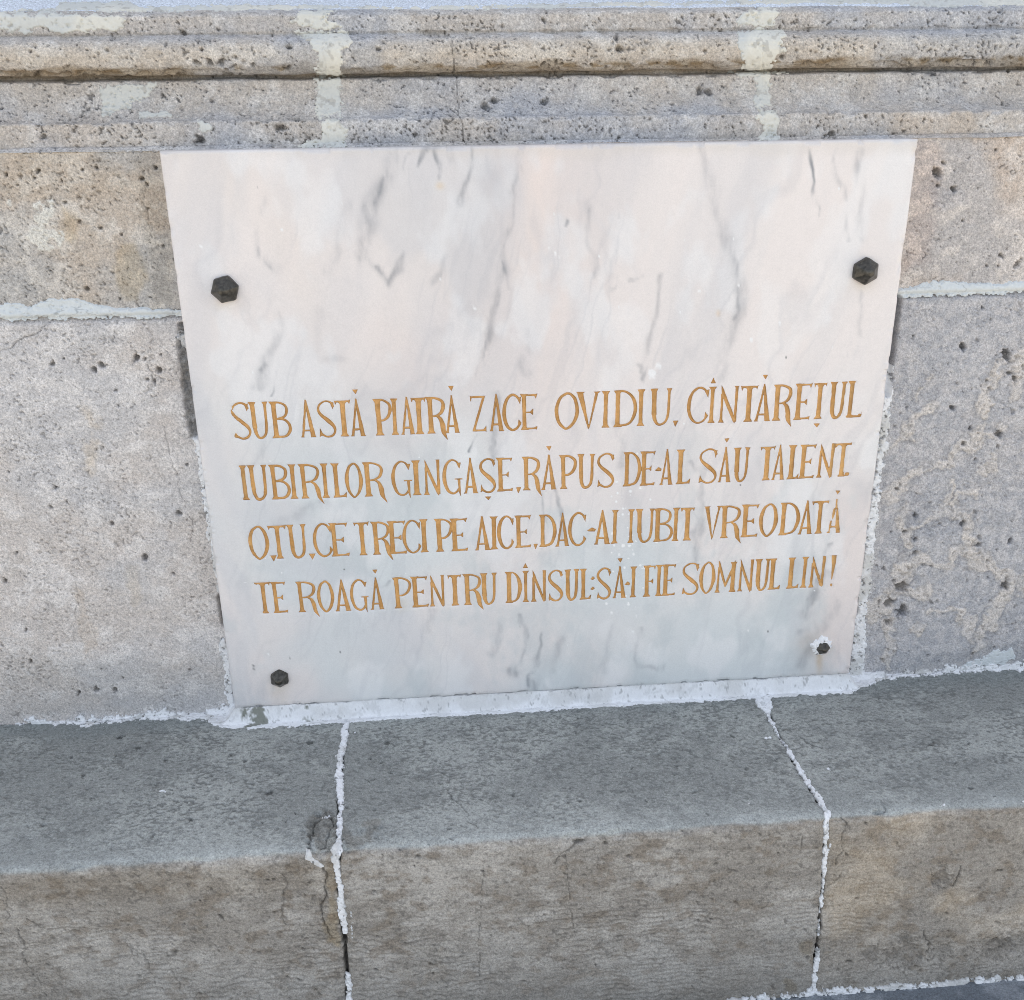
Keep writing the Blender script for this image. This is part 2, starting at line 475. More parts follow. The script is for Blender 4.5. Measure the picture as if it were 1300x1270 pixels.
stain(dado, [(162, 725), (170, 728), (178, 765), (170, 760)], (0.98, 0.92, 0.82), 0.5, 6, 12)
stain(dado, [(0, 835), (290, 845), (290, 905), (0, 915)], (0.86, 0.87, 0.87), 0.9, 14)
stain(dado, [(1120, 840), (1300, 815), (1300, 850), (1110, 875)], (0.86, 0.87, 0.87), 0.8, 14)
stain(dado, [(1180, 240), (1225, 240), (1235, 262), (1190, 268)], (0.84, 0.86, 0.90), 0.9, 4)
stain(dado, [(1145, 620), (1225, 650), (1215, 690), (1160, 680)], (0.9, 0.92, 0.95), 0.7, 6)
stain(dado, [(1255, 205), (1280, 205), (1285, 215), (1258, 215)], (0.84, 0.86, 0.90), 0.9, 4)
stain(dado, [(1160, 180), (1200, 180), (1180, 330), (1145, 350)], (0.95, 0.87, 0.83), 0.7, 9)
# white flakes on the upper left block
fl = np.minimum(dado.poly([(40, 258), (66, 252), (72, 285), (83, 298), (74, 318), (52, 320), (33, 300), (44, 280)]), (0.30 + fbm(U * 120, V * 120, 3, 33)) * 12)
t = sst(0, 0.8, fl + 2.0 * fbm(U * 220, V * 220, 3, 34))
dado.col = mix(dado.col, lin(222, 219, 210), t); dado.h += 0.0008 * t
fl = np.minimum(dado.poly([(0, 235), (10, 240), (14, 262), (2, 270)]), (fbm(U * 150, V * 150, 3, 35) - 0.1) * 12)
dado.col = mix(dado.col, lin(222, 219, 210), sst(0, 1, fl))
# holes seen one by one
for x, y, r in [(47, 217, 3), (122, 213, 2.6), (104, 216, 1.8), (77, 230, 1.8), (185, 234, 2.6), (197, 213, 3), (7, 222, 3), (21, 235, 2), (127, 290, 2.2), (113, 300, 1.6), (153, 298, 1.8),
                (82, 257, 1.6), (99, 282, 2), (207, 313, 1.8), (151, 380, 1.8), (109, 367, 3), (190, 378, 1.6), (42, 226, 1.5), (187, 265, 1.8), (63, 344, 1.6), (180, 227, 3.0),
                (147, 496, 1.8), (80, 456, 1.6), (204, 451, 1.8), (173, 455, 4.5), (184, 456, 2.2), (202, 470, 4.0), (186, 482, 2.2), (196, 485, 2.5), (150, 515, 1.5), (66, 462, 2.5), (128, 463, 4.0), (120, 470, 3.5),
                (70, 619, 2.4), (65, 644, 2.2), (84, 638, 1.6), (122, 571, 1.2), (131, 568, 1.2), (237, 590, 1.8), (227, 652, 3), (142, 665, 2.2), (154, 656, 1.2), (21, 702, 2.0),
                (183, 708, 3.6), (220, 729, 2.0), (243, 759, 1.6), (38, 839, 3.0), (107, 844, 1.4), (129, 850, 1.3), (240, 851, 2.0), (100, 880, 2.4), (156, 861, 1.6), (11, 600, 1.3), (33, 800, 2), (6, 738, 3), (122, 876, 3.5), (145, 876, 3),
                (1199, 207, 2.6), (1191, 219, 5.2), (1266, 190, 1.8), (1254, 338, 2.2), (1269, 338, 1.8), (1272, 325, 2.6), (1192, 236, 2.4), (1212, 240, 3.6), (1224, 281, 1.3),
                (1247, 391, 1.8), (1222, 440, 4.2), (1279, 452, 5), (1160, 427, 1.5), (1232, 544, 2.2), (1145, 746, 6.5), (1128, 766, 5.5), (1146, 776, 6.5), (1128, 790, 3.6), (1276, 744, 4.2), (1282, 687, 3), (1242, 692, 3.2),
                (1208, 518, 3.4), (1148, 675, 2.4), (1162, 685, 3), (1138, 621, 2), (1235, 830, 1.8), (1239, 584, 2), (1223, 563, 2.6), (1288, 481, 3), (1281, 474, 2.2), (1203, 590, 1.5), (1269, 552, 4), (1162, 655, 2.6), (1222, 665, 2.6)]:
    dado.pit(x, y, r, 0.0012 + 0.0014 * r, asp=1 + 0.5 * rng.random(), ang=rng.random() * 3, dark=0.62, seed=int(x))
for k in range(110):
    x, y = rng.uniform(1110, 1300), rng.uniform(400, 840)
    dado.pit(x, y, 0.7 + 2.2 * rng.random() ** 3, 0.0025, asp=rng.uniform(1, 2), ang=rng.random() * 3, dark=rng.uniform(0.25, 0.55), seed=k)
dado.pit(1292, 336, 3.2, 0.005, asp=2.2, ang=-0.8, dark=0.5)
dado.pit(1162, 703, 3.0, 0.004, asp=2.2, ang=-0.5, dark=0.5)
dado.crack([(66, 406), (50, 420), (20, 436), (0, 444)], 0.7, 0.0015, 0.5)
dado.crack([(209, 540), (214, 575), (224, 603), (233, 638), (242, 666), (243, 690)], 0.6, 0.001, 0.4)
dado.crack([(96, 735), (98, 760), (94, 817), (85, 827)], 0.5, 0.0008, 0.3)
dado.crack([(188, 420), (195, 445), (190, 470), (198, 500)], 0.8, 0.002, 0.35, warp=8)
dado.crack([(205, 430), (222, 450), (228, 475)], 0.6, 0.001, 0.4, warp=8)
dado.crack([(190, 210), (186, 250), (195, 300)], 0.6, 0.001, 0.35, warp=8)
dado.crack([(1150, 690), (1165, 672), (1200, 668), (1228, 650)], 0.6, 0.001, 0.35, warp=9)
# the cut-back strip and the dark gap beside the plaque
cav = dado.poly([(224, 408), (250, 408), (262, 556), (240, 556), (232, 500), (227, 450)]) + 3 * fbm(U * 130, V * 130, 3, 44) 
t = sst(-1.5, 2.0, cav)
dado.h -= t * (0.009 + 0.006 * fbm(U * 130, V * 130, 4, 45, 0.65)); dado.col = mix(dado.col, lin(150, 149, 147) * (1 + 0.35 * fbm(U * 150, V * 150, 3, 46)[..., None]), t * 0.85)
D, W = dado.dist([(1141, 380), (1131, 450), (1125, 500)], [1.5, 2.5, 1.0]); t = 1 - sst(0, 2, D - W - 2); dado.h -= 0.012 * t; dado.col *= (1 - 0.5 * t)[..., None]
for pts, wd in (([(281, 760), (286, 790)], 5), ([(300, 870), (304, 900)], 4)):
    D, W = dado.dist(pts, wd); t = 1 - sst(-1, 2, D - W); dado.h -= 0.008 * t; dado.col *= (1 - 0.45 * t)[..., None]
# course joint
t = np.exp(-((V + ZM) / 0.004) ** 2); dado.h -= 0.006 * t
dado.h = np.where(upper, dado.h - 0.002, dado.h)

# ---- base moulding above the dado
def zy(py, Y, px=650):
    return (Y, hit_y(px, py, Y)[2])
mp = [(0.42, 1.14), (0.40, 1.05), zy(-60, 0.30), zy(-22, 0.17), zy(-2, 0.10), zy(7, 0.072), zy(11, 0.064), zy(13, 0.060), zy(14.5, 0.052), zy(18, 0.0485), zy(38, 0.047), zy(41.5, 0.049), zy(43, 0.045)]
zt_, zb_ = zy(43, 0.045)[1], zy(92, 0.05)[1]
zc = (zt_ + zb_) / 2; rr = (zt_ - zb_) / 2
for k in range(1, 14):
    a = math.pi / 2 - math.pi * k / 14
    mp.append((0.048 - 0.024 * math.cos(a) ** 0.85, zc + rr * math.sin(a)))
mp += [zy(91.5, 0.057), zy(95.5, 0.057), zy(97.2, 0.046), zy(99, 0.0425), zy(108, 0.042), zy(118, 0.040), zy(128, 0.0365), zy(138, 0.031), zy(145, 0.0245), zy(147.5, 0.021), (0.0165, zy(147.5, 0.021)[1] - 0.0005),
       (0.0145, zy(150, 0.0145)[1]), zy(160, 0.0140), zy(182, 0.0135), (0.0125, ZT + 0.0035), (0.004 + LEAN * ZT, ZT + 0.001), (LEAN * ZT, ZT - 0.0012)]
mfn, mL, mS = profile(mp, FINE)
cut = mS[3]
vm = np.concatenate([np.arange(0, cut, 0.006), np.arange(cut, mL, FINE), [mL]])
b0, b1 = xr((0, 200), 0.03)
moul = Surf(spaced(XL, b0, b1, XR, FINE, 0.008), vm, mfn)
for S_ in (dado, moul):
    S_.crk = np.zeros(S_.X.shape, np.float32)
shell_stone(moul, lin(196, 189, 181), lin(185, 185, 187), lin(213, 210, 206), 47, 0.5, 0.9)
U, V, X, Y = moul.U, moul.V, moul.X, moul.Y
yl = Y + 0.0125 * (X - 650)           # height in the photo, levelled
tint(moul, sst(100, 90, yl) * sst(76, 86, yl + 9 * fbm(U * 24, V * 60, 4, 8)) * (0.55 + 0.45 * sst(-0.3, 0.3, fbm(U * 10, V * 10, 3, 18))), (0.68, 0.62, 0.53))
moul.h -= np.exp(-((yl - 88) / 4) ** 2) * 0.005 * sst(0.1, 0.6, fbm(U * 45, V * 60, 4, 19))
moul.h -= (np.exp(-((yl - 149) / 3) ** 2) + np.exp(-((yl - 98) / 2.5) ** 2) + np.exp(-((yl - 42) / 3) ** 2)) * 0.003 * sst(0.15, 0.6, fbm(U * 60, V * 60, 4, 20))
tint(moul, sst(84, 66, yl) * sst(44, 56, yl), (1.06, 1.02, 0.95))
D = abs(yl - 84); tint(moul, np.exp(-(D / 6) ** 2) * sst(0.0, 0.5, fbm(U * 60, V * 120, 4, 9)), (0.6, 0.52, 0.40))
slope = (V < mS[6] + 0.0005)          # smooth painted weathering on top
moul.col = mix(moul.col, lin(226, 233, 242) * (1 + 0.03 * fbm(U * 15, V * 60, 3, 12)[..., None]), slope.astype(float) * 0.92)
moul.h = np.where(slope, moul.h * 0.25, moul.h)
stain(moul, [(560, 100), (740, 100), (720, 148), (560, 140)], (0.90, 0.92, 0.96), 0.5, 12)
stain(moul, [(0, 150), (130, 150), (130, 190), (0, 190)], (1.0, 0.95, 0.90), 0.5, 10)
stain(moul, [(1130, 140), (1240, 140), (1230, 178), (1130, 176)], (1.0, 0.92, 0.83), 0.6, 10)
for x, y, r, a in [(256, 62, 2.4, 1), (249, 80, 4, 1.2), (266, 79, 4, 1.3), (281, 79, 4.5, 1.3), (299, 73, 2.6, 1), (321, 82, 2.6, 1), (366, 87, 3.4, 1.2), (367, 60, 2.8, 1.3), (85, 93, 2.5, 2.5), (111, 138, 2.4, 1),
                   (233, 41, 3, 1.8), (254, 177, 5, 1.5), (55, 174, 3.6, 1.2), (180, 38, 2, 1), (269, 128, 2, 1), (377, 151, 2.4, 2), (374, 187, 2.4, 1.2), (355, 162, 4.5, 1.4), (38, 65, 2, 1), (45, 60, 2, 1), (345, 45, 1.5, 1),
                   (527, 171, 3.2, 1), (486, 53, 1.8, 1.8), (501, 60, 1.6, 1), (480, 62, 3, 1.4), (783, 48, 3, 2), (788, 62, 4.5, 1.4), (694, 16, 1.6, 1), (690, 26, 3, 1.5), (615, 135, 5, 1.4), (628, 128, 4, 1.3), (690, 130, 4, 1.2),
                   (889, 115, 4.5, 1.2), (899, 117, 4, 1.4), (895, 65, 2, 1.3), (853, 132, 2.4, 1.5), (1100, 148, 2.2, 1.3), (1056, 170, 4, 1.6), (1059, 178, 3, 1.2), (1040, 160, 1.8, 1), (918, 147, 2, 1), (1188, 64, 1.5, 1), (1085, 55, 1.6, 1),
                   (1012, 65, 2, 1), (993, 74, 3.6, 1.1), (885, 44, 1.2, 1), (977, 28, 3, 1.4), (1270, 14, 3, 1.4), (1279, 90, 1.8, 1.3), (1272, 82, 1.6, 1), (676, 168, 2, 1.4), (664, 162, 1.4, 1), (786, 175, 2, 1), (50, 96, 2.4, 2.0)]:
    moul.pit(x, y, r, 0.001 + 0.0011 * r, asp=a, ang=rng.random() * 3, dark=0.55, seed=int(x))
for k in range(520):
    x, yy = rng.uniform(0, 1300), rng.choice([rng.uniform(20, 36), rng.uniform(48, 90), rng.uniform(60, 92), rng.uniform(102, 142), rng.uniform(152, 186)])
    if fbm(np.array([x * 0.006]), np.array([yy * 0.02]), 2, 66)[0] > -0.15:
        moul.pit(x, yy - 0.0125 * (x - 650), 0.6 + 1.6 * rng.random() ** 2.5, 0.002, asp=rng.uniform(1, 1.9), ang=rng.random() * 3, dark=rng.uniform(0.25, 0.6), seed=k)
moul.crack([(572, 50), (575, 80), (578, 95), (580, 120), (581, 145), (586, 160), (591, 186)], 0.7, 0.0015, 0.55)
moul.crack([(415, 12), (414, 40), (413, 66), (418, 100), (413, 125), (418, 150), (420, 188)], 0.6, 0.001, 0.4, warp=5)
moul.crack([(955, 8), (965, 40), (964, 66), (968, 92), (970, 120), (972, 150), (975, 180)], 0.6, 0.001, 0.4, warp=5)
moul.crack([(1052, 150), (1053, 178)], 0.6, 0.001, 0.4, warp=3)
for pts in ([(414, 10), (414, 40), (413, 66), (418, 100), (413, 125), (418, 150), (420, 188)], [(955, 8), (965, 40), (964, 66), (968, 92), (970, 120), (972, 150), (975, 180)]):
    D, _ = moul.dist(pts, pad=12, warp=6, wseed=5); moul.crk = np.maximum(moul.crk, 0.4 * (1 - sst(0.3, 1.0, D)))
# arrises worn a little unevenly
moul.h += 0.0006 * fbm(U * 14, V * 14, 3, 71)

# ---- the step the wall stands on
def step_profile(y0, z0, depth, height, r, n=9):
    p = [(y0 + 0.03, z0), (y0 - depth + r, z0)]
    for k in range(1, n):
        a = math.pi / 2 * k / n
        p.append((y0 - depth + r - r * math.sin(a), z0 - r + r * math.cos(a)))
    p += [(y0 - depth, z0 - r), (y0 - depth, z0 - height)]
    return p
sp = step_profile(0.0, 0.0, DST, HST, 0.013)
sfn, sL, sS = profile(sp, FINE)
c0, c1 = xr((840, 925), 0.0)
step = Surf(spaced(XL, c0, c1, XR, FINE, 0.008), np.concatenate([np.arange(0, sL, FINE), [sL]]), sfn)
step.crk = np.zeros(step.X.shape, np.float32)
U, V, X, Y = step.U, step.V, step.X, step.Y
edge = sS[1] + 0.010                  # arc position of the arris
front = sst(edge - 0.002, edge + 0.004, V + 0.0025 * fbm(U * 25, V * 25, 3, 2))
wear = np.exp(-np.clip(edge - V, 0, 1) / 0.028) * (1 - front)
med = fbm(U * 9, V * 12, 4, 101); fin = fbm(U * 45, V * 70, 4, 102)
# top face: horizontally tooled, small oblong pits
pn = fbm(U * 215, V * 380, 2, 103, 0.6) + 0.35 * fbm(U * 22, V * 30, 3, 104)
pits = sst(0.2, 0.6, pn) * (0.75 + 0.25 * med) * (1 - 0.6 * wear)
top = mix(lin(149, 151, 147), lin(169, 171, 166), sst(-0.5, 0.6, med + 0.5 * fin)) * (1 - 0.46 * pits)[..., None]
top = mix(top, lin(190, 194, 191), 0.55 * wear * (0.8 + 0.4 * fin))
# the part nearest the wall is smoother and a little browner
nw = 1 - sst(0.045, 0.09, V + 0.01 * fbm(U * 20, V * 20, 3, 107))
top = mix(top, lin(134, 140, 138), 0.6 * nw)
# front face: rippled, warmer
wv = fbm(U * 26 + 0.5 * fin, V * 150 + 1.2 * med, 3, 105)
ph = V / 0.0072 + 0.75 * fbm(U * 38, V * 30, 4, 108, 0.6) + 1.2 * med
rip = sst(0.1, 1.0, np.sin(2 * math.pi * ph)) * sst(-0.6, 0.2, fbm(U * 60, V * 110, 3, 106)) * (0.4 + 0.6 * sst(-0.4, 0.3, fbm(U * 9, V * 9, 2, 116)))
rip = rip * (1 - 0.7 * sst(1060, 1110, X) * (fbm(U * 12, V * 12, 2, 117) > 0))
rid = 1 - rip
frc = mix(lin(162, 156, 147), lin(187, 182, 174), sst(-0.5, 0.6, med + 0.6 * fin))
frc = mix(frc, lin(130, 116, 98), 0.45 * sst(0.15, 0.7, fbm(U * 60, V * 75, 4, 109)) )
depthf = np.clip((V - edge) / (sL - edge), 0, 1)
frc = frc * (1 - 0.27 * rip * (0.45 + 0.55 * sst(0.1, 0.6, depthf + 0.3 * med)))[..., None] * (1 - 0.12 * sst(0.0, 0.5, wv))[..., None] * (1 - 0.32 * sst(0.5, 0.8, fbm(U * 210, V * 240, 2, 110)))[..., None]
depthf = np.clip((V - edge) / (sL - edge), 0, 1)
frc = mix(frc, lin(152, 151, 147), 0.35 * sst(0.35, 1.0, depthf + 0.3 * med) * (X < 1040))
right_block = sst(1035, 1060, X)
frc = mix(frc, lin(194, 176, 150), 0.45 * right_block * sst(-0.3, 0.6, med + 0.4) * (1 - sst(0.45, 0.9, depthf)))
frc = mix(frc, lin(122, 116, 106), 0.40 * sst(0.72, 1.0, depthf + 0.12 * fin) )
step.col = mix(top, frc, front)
step.col *= (1 + 0.09 * vn(U * 600, V * 600, 111) + 0.09 * vn(U * 300, V * 330, 112))[..., None]
step.h += (1 - front) * (0.0007 * med + 0.0004 * fin - 0.0012 * pits)
step.h += front * (0.0010 * med + 0.0004 * fin + 0.0013 * (rid - 1) * (0.45 + 0.55 * sst(0.15, 0.6, depthf + 0.3 * med)) + 0.0003 * wv)
# the arris wavers and is chipped
ar = np.exp(-((V - edge) / 0.012) ** 2)
step.h += ar * (0.0030 * fbm(U * 8, V * 3, 3, 113) - 0.0022 * sst(0.25, 0.7, fbm(U * 40, V * 60, 3, 114)))
stain(step, [(0, 1112), (430, 1092), (430, 1130), (0, 1150)], (0.88, 0.84, 0.78), 0.6, 10)
# scattered pits
for k in range(260):
    x, y = rng.uniform(0, 1300), rng.uniform(900, 1270)
    fr = y > 1108 - 0.075 * x
    step.pit(x, y, rng.uniform(0.7, 1.7) * (1.3 if fr and rng.random() < 0.3 else 1), 0.0014, asp=rng.uniform(1, 2.6), ang=rng.normal(0, 0.35) + (0 if not fr else rng.uniform(0, 3) * 0.2), dark=rng.uniform(0.25, 0.6), seed=k)
for x, y, r, a in [(342, 1006, 3, 2.0), (242, 1040, 2.6, 1.3), (105, 984, 2, 1.5), (393, 942, 3, 1.4), (175, 948, 2, 1.4), (492, 943, 2.6, 2), (222, 1209, 2.5, 1.3), (484, 968, 1.5, 3.0), (152, 936, 2, 2.5), (1232, 1000, 1.8, 2), (988, 1084, 1.6, 1.4),
                   (1270, 1106, 2.2, 2), (1079, 1221, 2.2, 2.0), (530, 1087, 1.8, 2), (526, 1100, 1.5, 1), (1100, 1046, 2, 1), (694, 1190, 1.4, 1), (756, 1225, 1.4, 1), (550, 1236, 2, 1), (735, 1068, 3.5, 2.4)]:
    step.pit(x, y, r, 0.002, asp=a, ang=-0.15, dark=0.6, seed=int(x))
# spalled shells on the right block's foot
for x, y, r, a in [(1150, 1215, 17, 1.6), (1195, 1210, 12, 1.3), (1265, 1205, 15, 1.7), (1290, 1198, 14, 1.5), (1148, 1192, 7, 1.2), (1105, 1212, 9, 1.5), (1195, 1115, 12, 1.0), (1115, 1030, 5, 2.2)]:
    step.pit(x, y, r, 0.004, asp=a, ang=-0.2, dark=0.20, seed=int(x) + 3)
step.crack([(1210, 1128), (1218, 1112), (1220, 1100)], 0.9, 0.002, 0.55)
step.crack([(1182, 1104), (1184, 1120), (1196, 1130), (1210, 1126)], 0.7, 0.001, 0.4)
step.crack([(1068, 1035), (1072, 1055), (1070, 1080), (1058, 1100)], 0.7, 0.0015, 0.5, warp=5)
step.crack([(1070, 1110), (1062, 1120), (1050, 1128)], 0.6, 0.0015, 0.5, warp=4)
step.crack([(1172, 1180), (1178, 1200), (1176, 1212)], 0.9, 0.002, 0.5, warp=4)
step.crack([(614, 1100), (612, 1140), (609, 1180), (607, 1200), (609, 1240)], 0.6, 0.001, 0.45)
step.crack([(719, 1085), (720, 1110), (724, 1140), (727, 1170), (730, 1190)], 0.6, 0.001, 0.45)
step.crack([(704, 1102), (712, 1085), (734, 1070)], 0.7, 0.0012, 0.5)
step.crack([(565, 1003), (590, 1030), (603, 1045), (604, 1055)], 0.7, 0.001, 0.4, warp=5)
step.crack([(0, 1130), (12, 1165), (25, 1200), (45, 1240), (60, 1270)], 0.7, 0.0012, 0.42, warp=6)
step.crack([(30, 1165), (55, 1182), (85, 1183), (100, 1182)], 0.6, 0.001, 0.4, warp=5)
step.crack([(160, 1200), (170, 1215), (185, 1210), (195, 1240), (203, 1255)], 0.6, 0.001, 0.4, warp=5)
step.crack([(217, 1230), (224, 1245), (226, 1262)], 0.8, 0.0012, 0.4, warp=4)
step.crack([(276, 1050), (290, 1035), (305, 1022)], 0.6, 0.0008, 0.35)
step.crack([(462, 988), (470, 993), (474, 990)], 0.6, 0.0008, 0.5)
step.crack([(1016, 935), (1030, 945), (1043, 952)], 0.7, 0.0012, 0.5)
step.crack([(362, 1110), (365, 1128), (358, 1152), (356, 1168), (362, 1172)], 1.2, 0.0012, 0.35, warp=4)
step.crack([(1018, 1062), (1018, 1080)], 0.8, 0.001, 0.5, warp=2)
# joints of the step
JL = [(445, 860), (440, 912), (437, 940), (432, 975), (431, 1010), (430, 1050), (430, 1075), (428, 1100), (433, 1150), (438, 1200), (441, 1250), (445, 1330)]
JR = [(960, 860), (968, 885), (985, 925), (1010, 970), (1035, 1010), (1051, 1033), (1050, 1060), (1046, 1120), (1040, 1180), (1034, 1250), (1028, 1330)]
def jx(J, Y):
    J = np.array(J); return np.interp(Y, J[:, 1], J[:, 0])
FL = X - jx(JL, Y); FR = X - jx(JR, Y)
# damage round the left joint
stain(step, [(392, 1040), (415, 1028), (424, 1050), (424, 1085), (402, 1086), (390, 1065)], (0.70, 0.65, 0.60), 0.7, 6, 18, 3)
spl = step.poly([(396, 1038), (415, 1028), (424, 1050), (424, 1085), (404, 1084), (392, 1065)]) + 16 * fbm(U * 90, V * 90, 4, 118, 0.6)
step.h -= (0.004 + 0.003 * fbm(U * 100, V * 100, 4, 128, 0.65)) * sst(-1, 5, spl)
stain(step, [(436, 1050), (480, 1052), (470, 1070), (452, 1082), (436, 1080)], (0.70, 0.65, 0.60), 0.7, 5, 18, 4)
spl = step.poly([(436, 1052), (482, 1050), (476, 1064), (452, 1078), (436, 1078)]) + 9 * fbm(U * 90, V * 160, 3, 119)
step.h -= 0.003 * sst(-1, 5, spl)
stain(step, [(416, 1131), (424, 1126), (430, 1160), (431, 1204), (420, 1196), (414, 1180)], (1.0, 0.91, 0.74), 0.8, 4, 6, 5)
stain(step, [(414, 1090), (430, 1100), (430, 1130), (416, 1130)], (0.80, 0.74, 0.64), 0.8, 3, 4, 6)
for pts in ([(405, 1030), (398, 1050), (392, 1065), (390, 1085)], [(415, 1035), (420, 1055), (412, 1078)], [(414, 1100), (411, 1150), (416, 1190)]):
    step.crack(pts, 1.2, 0.0025, 0.5, warp=6)
stain(step, [(1015, 1195), (1032, 1200), (1034, 1222), (1020, 1212)], (0.72, 0.66, 0.56), 0.7, 3)
stain(step, [(998, 1245), (1012, 1250), (1010, 1258), (1000, 1256)], (0.72, 0.66, 0.56), 0.7, 3)
for F_ in (FL, FR):
    a = abs(F_) + 1.6 * vn(U * 180, V * 180, 120)
    t = 1 - sst(1.2 if F_ is FL else 0.5, 3.6 if F_ is FL else 2.6, a)
    step.h -= 0.009 * t; step.col *= (1 - 0.75 * t)[..., None]
    step.h -= 0.0015 * np.exp(-(abs(F_) / 7) ** 2)

# ---- the next step down
sp2 = step_profile(-DST, -HST, 0.30, 0.20, 0.013)
s2fn, s2L, s2S = profile(sp2, 0.003)
step2 = Surf(spaced(XL, 0.10, 0.60, XR, 0.0025, 0.02), np.concatenate([np.arange(0, 0.08, 0.0025), np.arange(0.08, s2L, 0.008), [s2L]]), s2fn)
U, V = step2.U, step2.V
m2 = fbm(U * 9, V * 12, 4, 201)
step2.col = mix(lin(118, 124, 130), lin(145, 150, 155), sst(-0.5, 0.6, m2 + fbm(U * 60, V * 90, 3, 202)))
step2.h += 0.0007 * m2

# ------------------------------------------------------------------ objects: the wall
wall = thing('stone_wall', 'porous shell limestone pedestal wall with moulded top courses behind the marble plaque', 'wall', (0, 0, 0))
inplq = (abs(dado.P[..., 0]) < PLW / 2 - 0.012) & (dado.P[..., 2] < ZB + PLH - 0.012) & (dado.P[..., 2] > ZB + 0.012)
FZ = -dado.V - ZM
lab = {(1, 0): 'beige upper stone block with white flakes left of the plaque', (1, 1): 'pinkish beige upper stone block right of the plaque',
       (-1, 0): 'pale smooth lower stone block with a fine diagonal crack', (-1, 1): 'bluish grey lower stone block with cream shell veins'}
for sg in (1, -1):
    for k, fx in enumerate((-dado.U, dado.U)):
        o = dado.mesh('stone_block', M_shell, wall, [FZ * sg, fx], drop=inplq)
        o['label'] = lab[(sg, k)]
lowcut = moul.V - mS[7]
MJ = (jx([(414, -400), (414, 10), (413, 66), (418, 150), (421, 200)], moul.Y), jx([(953, -400), (955, 8), (964, 66), (970, 120), (976, 200)], moul.Y))
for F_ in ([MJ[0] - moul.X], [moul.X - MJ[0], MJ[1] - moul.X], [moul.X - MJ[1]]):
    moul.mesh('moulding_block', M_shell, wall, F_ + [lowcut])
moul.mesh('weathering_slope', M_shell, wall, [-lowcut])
box('wall_core', (XL, 0.02, -0.30), (XR, 0.9, ZT - 0.02), M_core, wall)
box('wall_core', (XL, 0.12, ZT - 0.02), (XR, 0.9, 0.84), M_core, wall)
box('pedestal_shaft', (XL + 0.1, 0.41, 0.92), (XR - 0.1, 1.8, 3.3), M_core, wall)

WHT = lin(238, 239, 240)
def white(U, V, f):
    n = fbm(U * 120, V * 120, 4, 301, 0.6); g = vn(U * 500, V * 500, 302)
    c = WHT * (1 + 0.05 * g + 0.06 * n)[..., None]
    c = mix(c, lin(172, 173, 172), 0.55 * sst(0.28, 0.7, n + 0.3 * g))
    c = mix(c, lin(192, 190, 184), 0.6 * sst(0.0, 0.6, fbm(U * 30, V * 30, 4, 304)))
    c = mix(c, lin(98, 98, 94), 0.8 * sst(0.66, 0.88, fbm(U * 230, V * 230, 3, 303)))
    return mix(lin(150, 150, 148) * np.ones_like(c), c, sst(0, 1.6, f))
def pale(U, V, f):
    n = fbm(U * 60, V * 60, 4, 311, 0.6); g = vn(U * 420, V * 420, 312)
    c = mix(lin(220, 218, 208), lin(208, 209, 204), sst(-0.4, 0.4, fbm(U * 20, V * 20, 2, 313))) * (1 + 0.02 * g + 0.03 * n)[..., None]
    c = mix(c, lin(168, 164, 156), 0.5 * sst(0.5, 0.8, fbm(U * 140, V * 140, 3, 314)))
    return c * (1 - 0.2 * (1 - sst(0, 1.5, f)))[..., None]
def bluish(U, V, f):
    n = fbm(U * 60, V * 90, 4, 321, 0.6)
    c = lin(210, 215, 216) * (1 + 0.04 * n + 0.02 * vn(U * 400, V * 400, 322))[..., None]
    ln = abs(fbm(U * 22, V * 90, 3, 323)); c = mix(c, lin(130, 136, 140), 0.5 * (1 - sst(0, 0.05, ln)))
    return c

# course joints of the dado, pointed with pale bluish mortar
lip = lambda U, V, X, Y, f: 0.005 * sst(-ZM - 0.016, -ZM + 0.002, V) * sst(-ZM + 0.0045, -ZM + 0.003, V)
for pts in ([(-20, 387), (20, 384), (35, 390), (60, 378), (90, 377), (130, 388), (180, 392), (232, 394), (236, 402), (150, 404), (60, 405), (-20, 406)],
            [(1138, 366), (1160, 364), (1185, 356), (1200, 355), (1240, 361), (1270, 360), (1300, 355), (1330, 356), (1330, 370), (1240, 374), (1138, 379)]):
    dado.patch('mortar_joint', M_cream, wall, dado.poly(pts), 0.0016, bluish, 3.0, int(pts[0][0]) + 40, 3, hfn=lip)
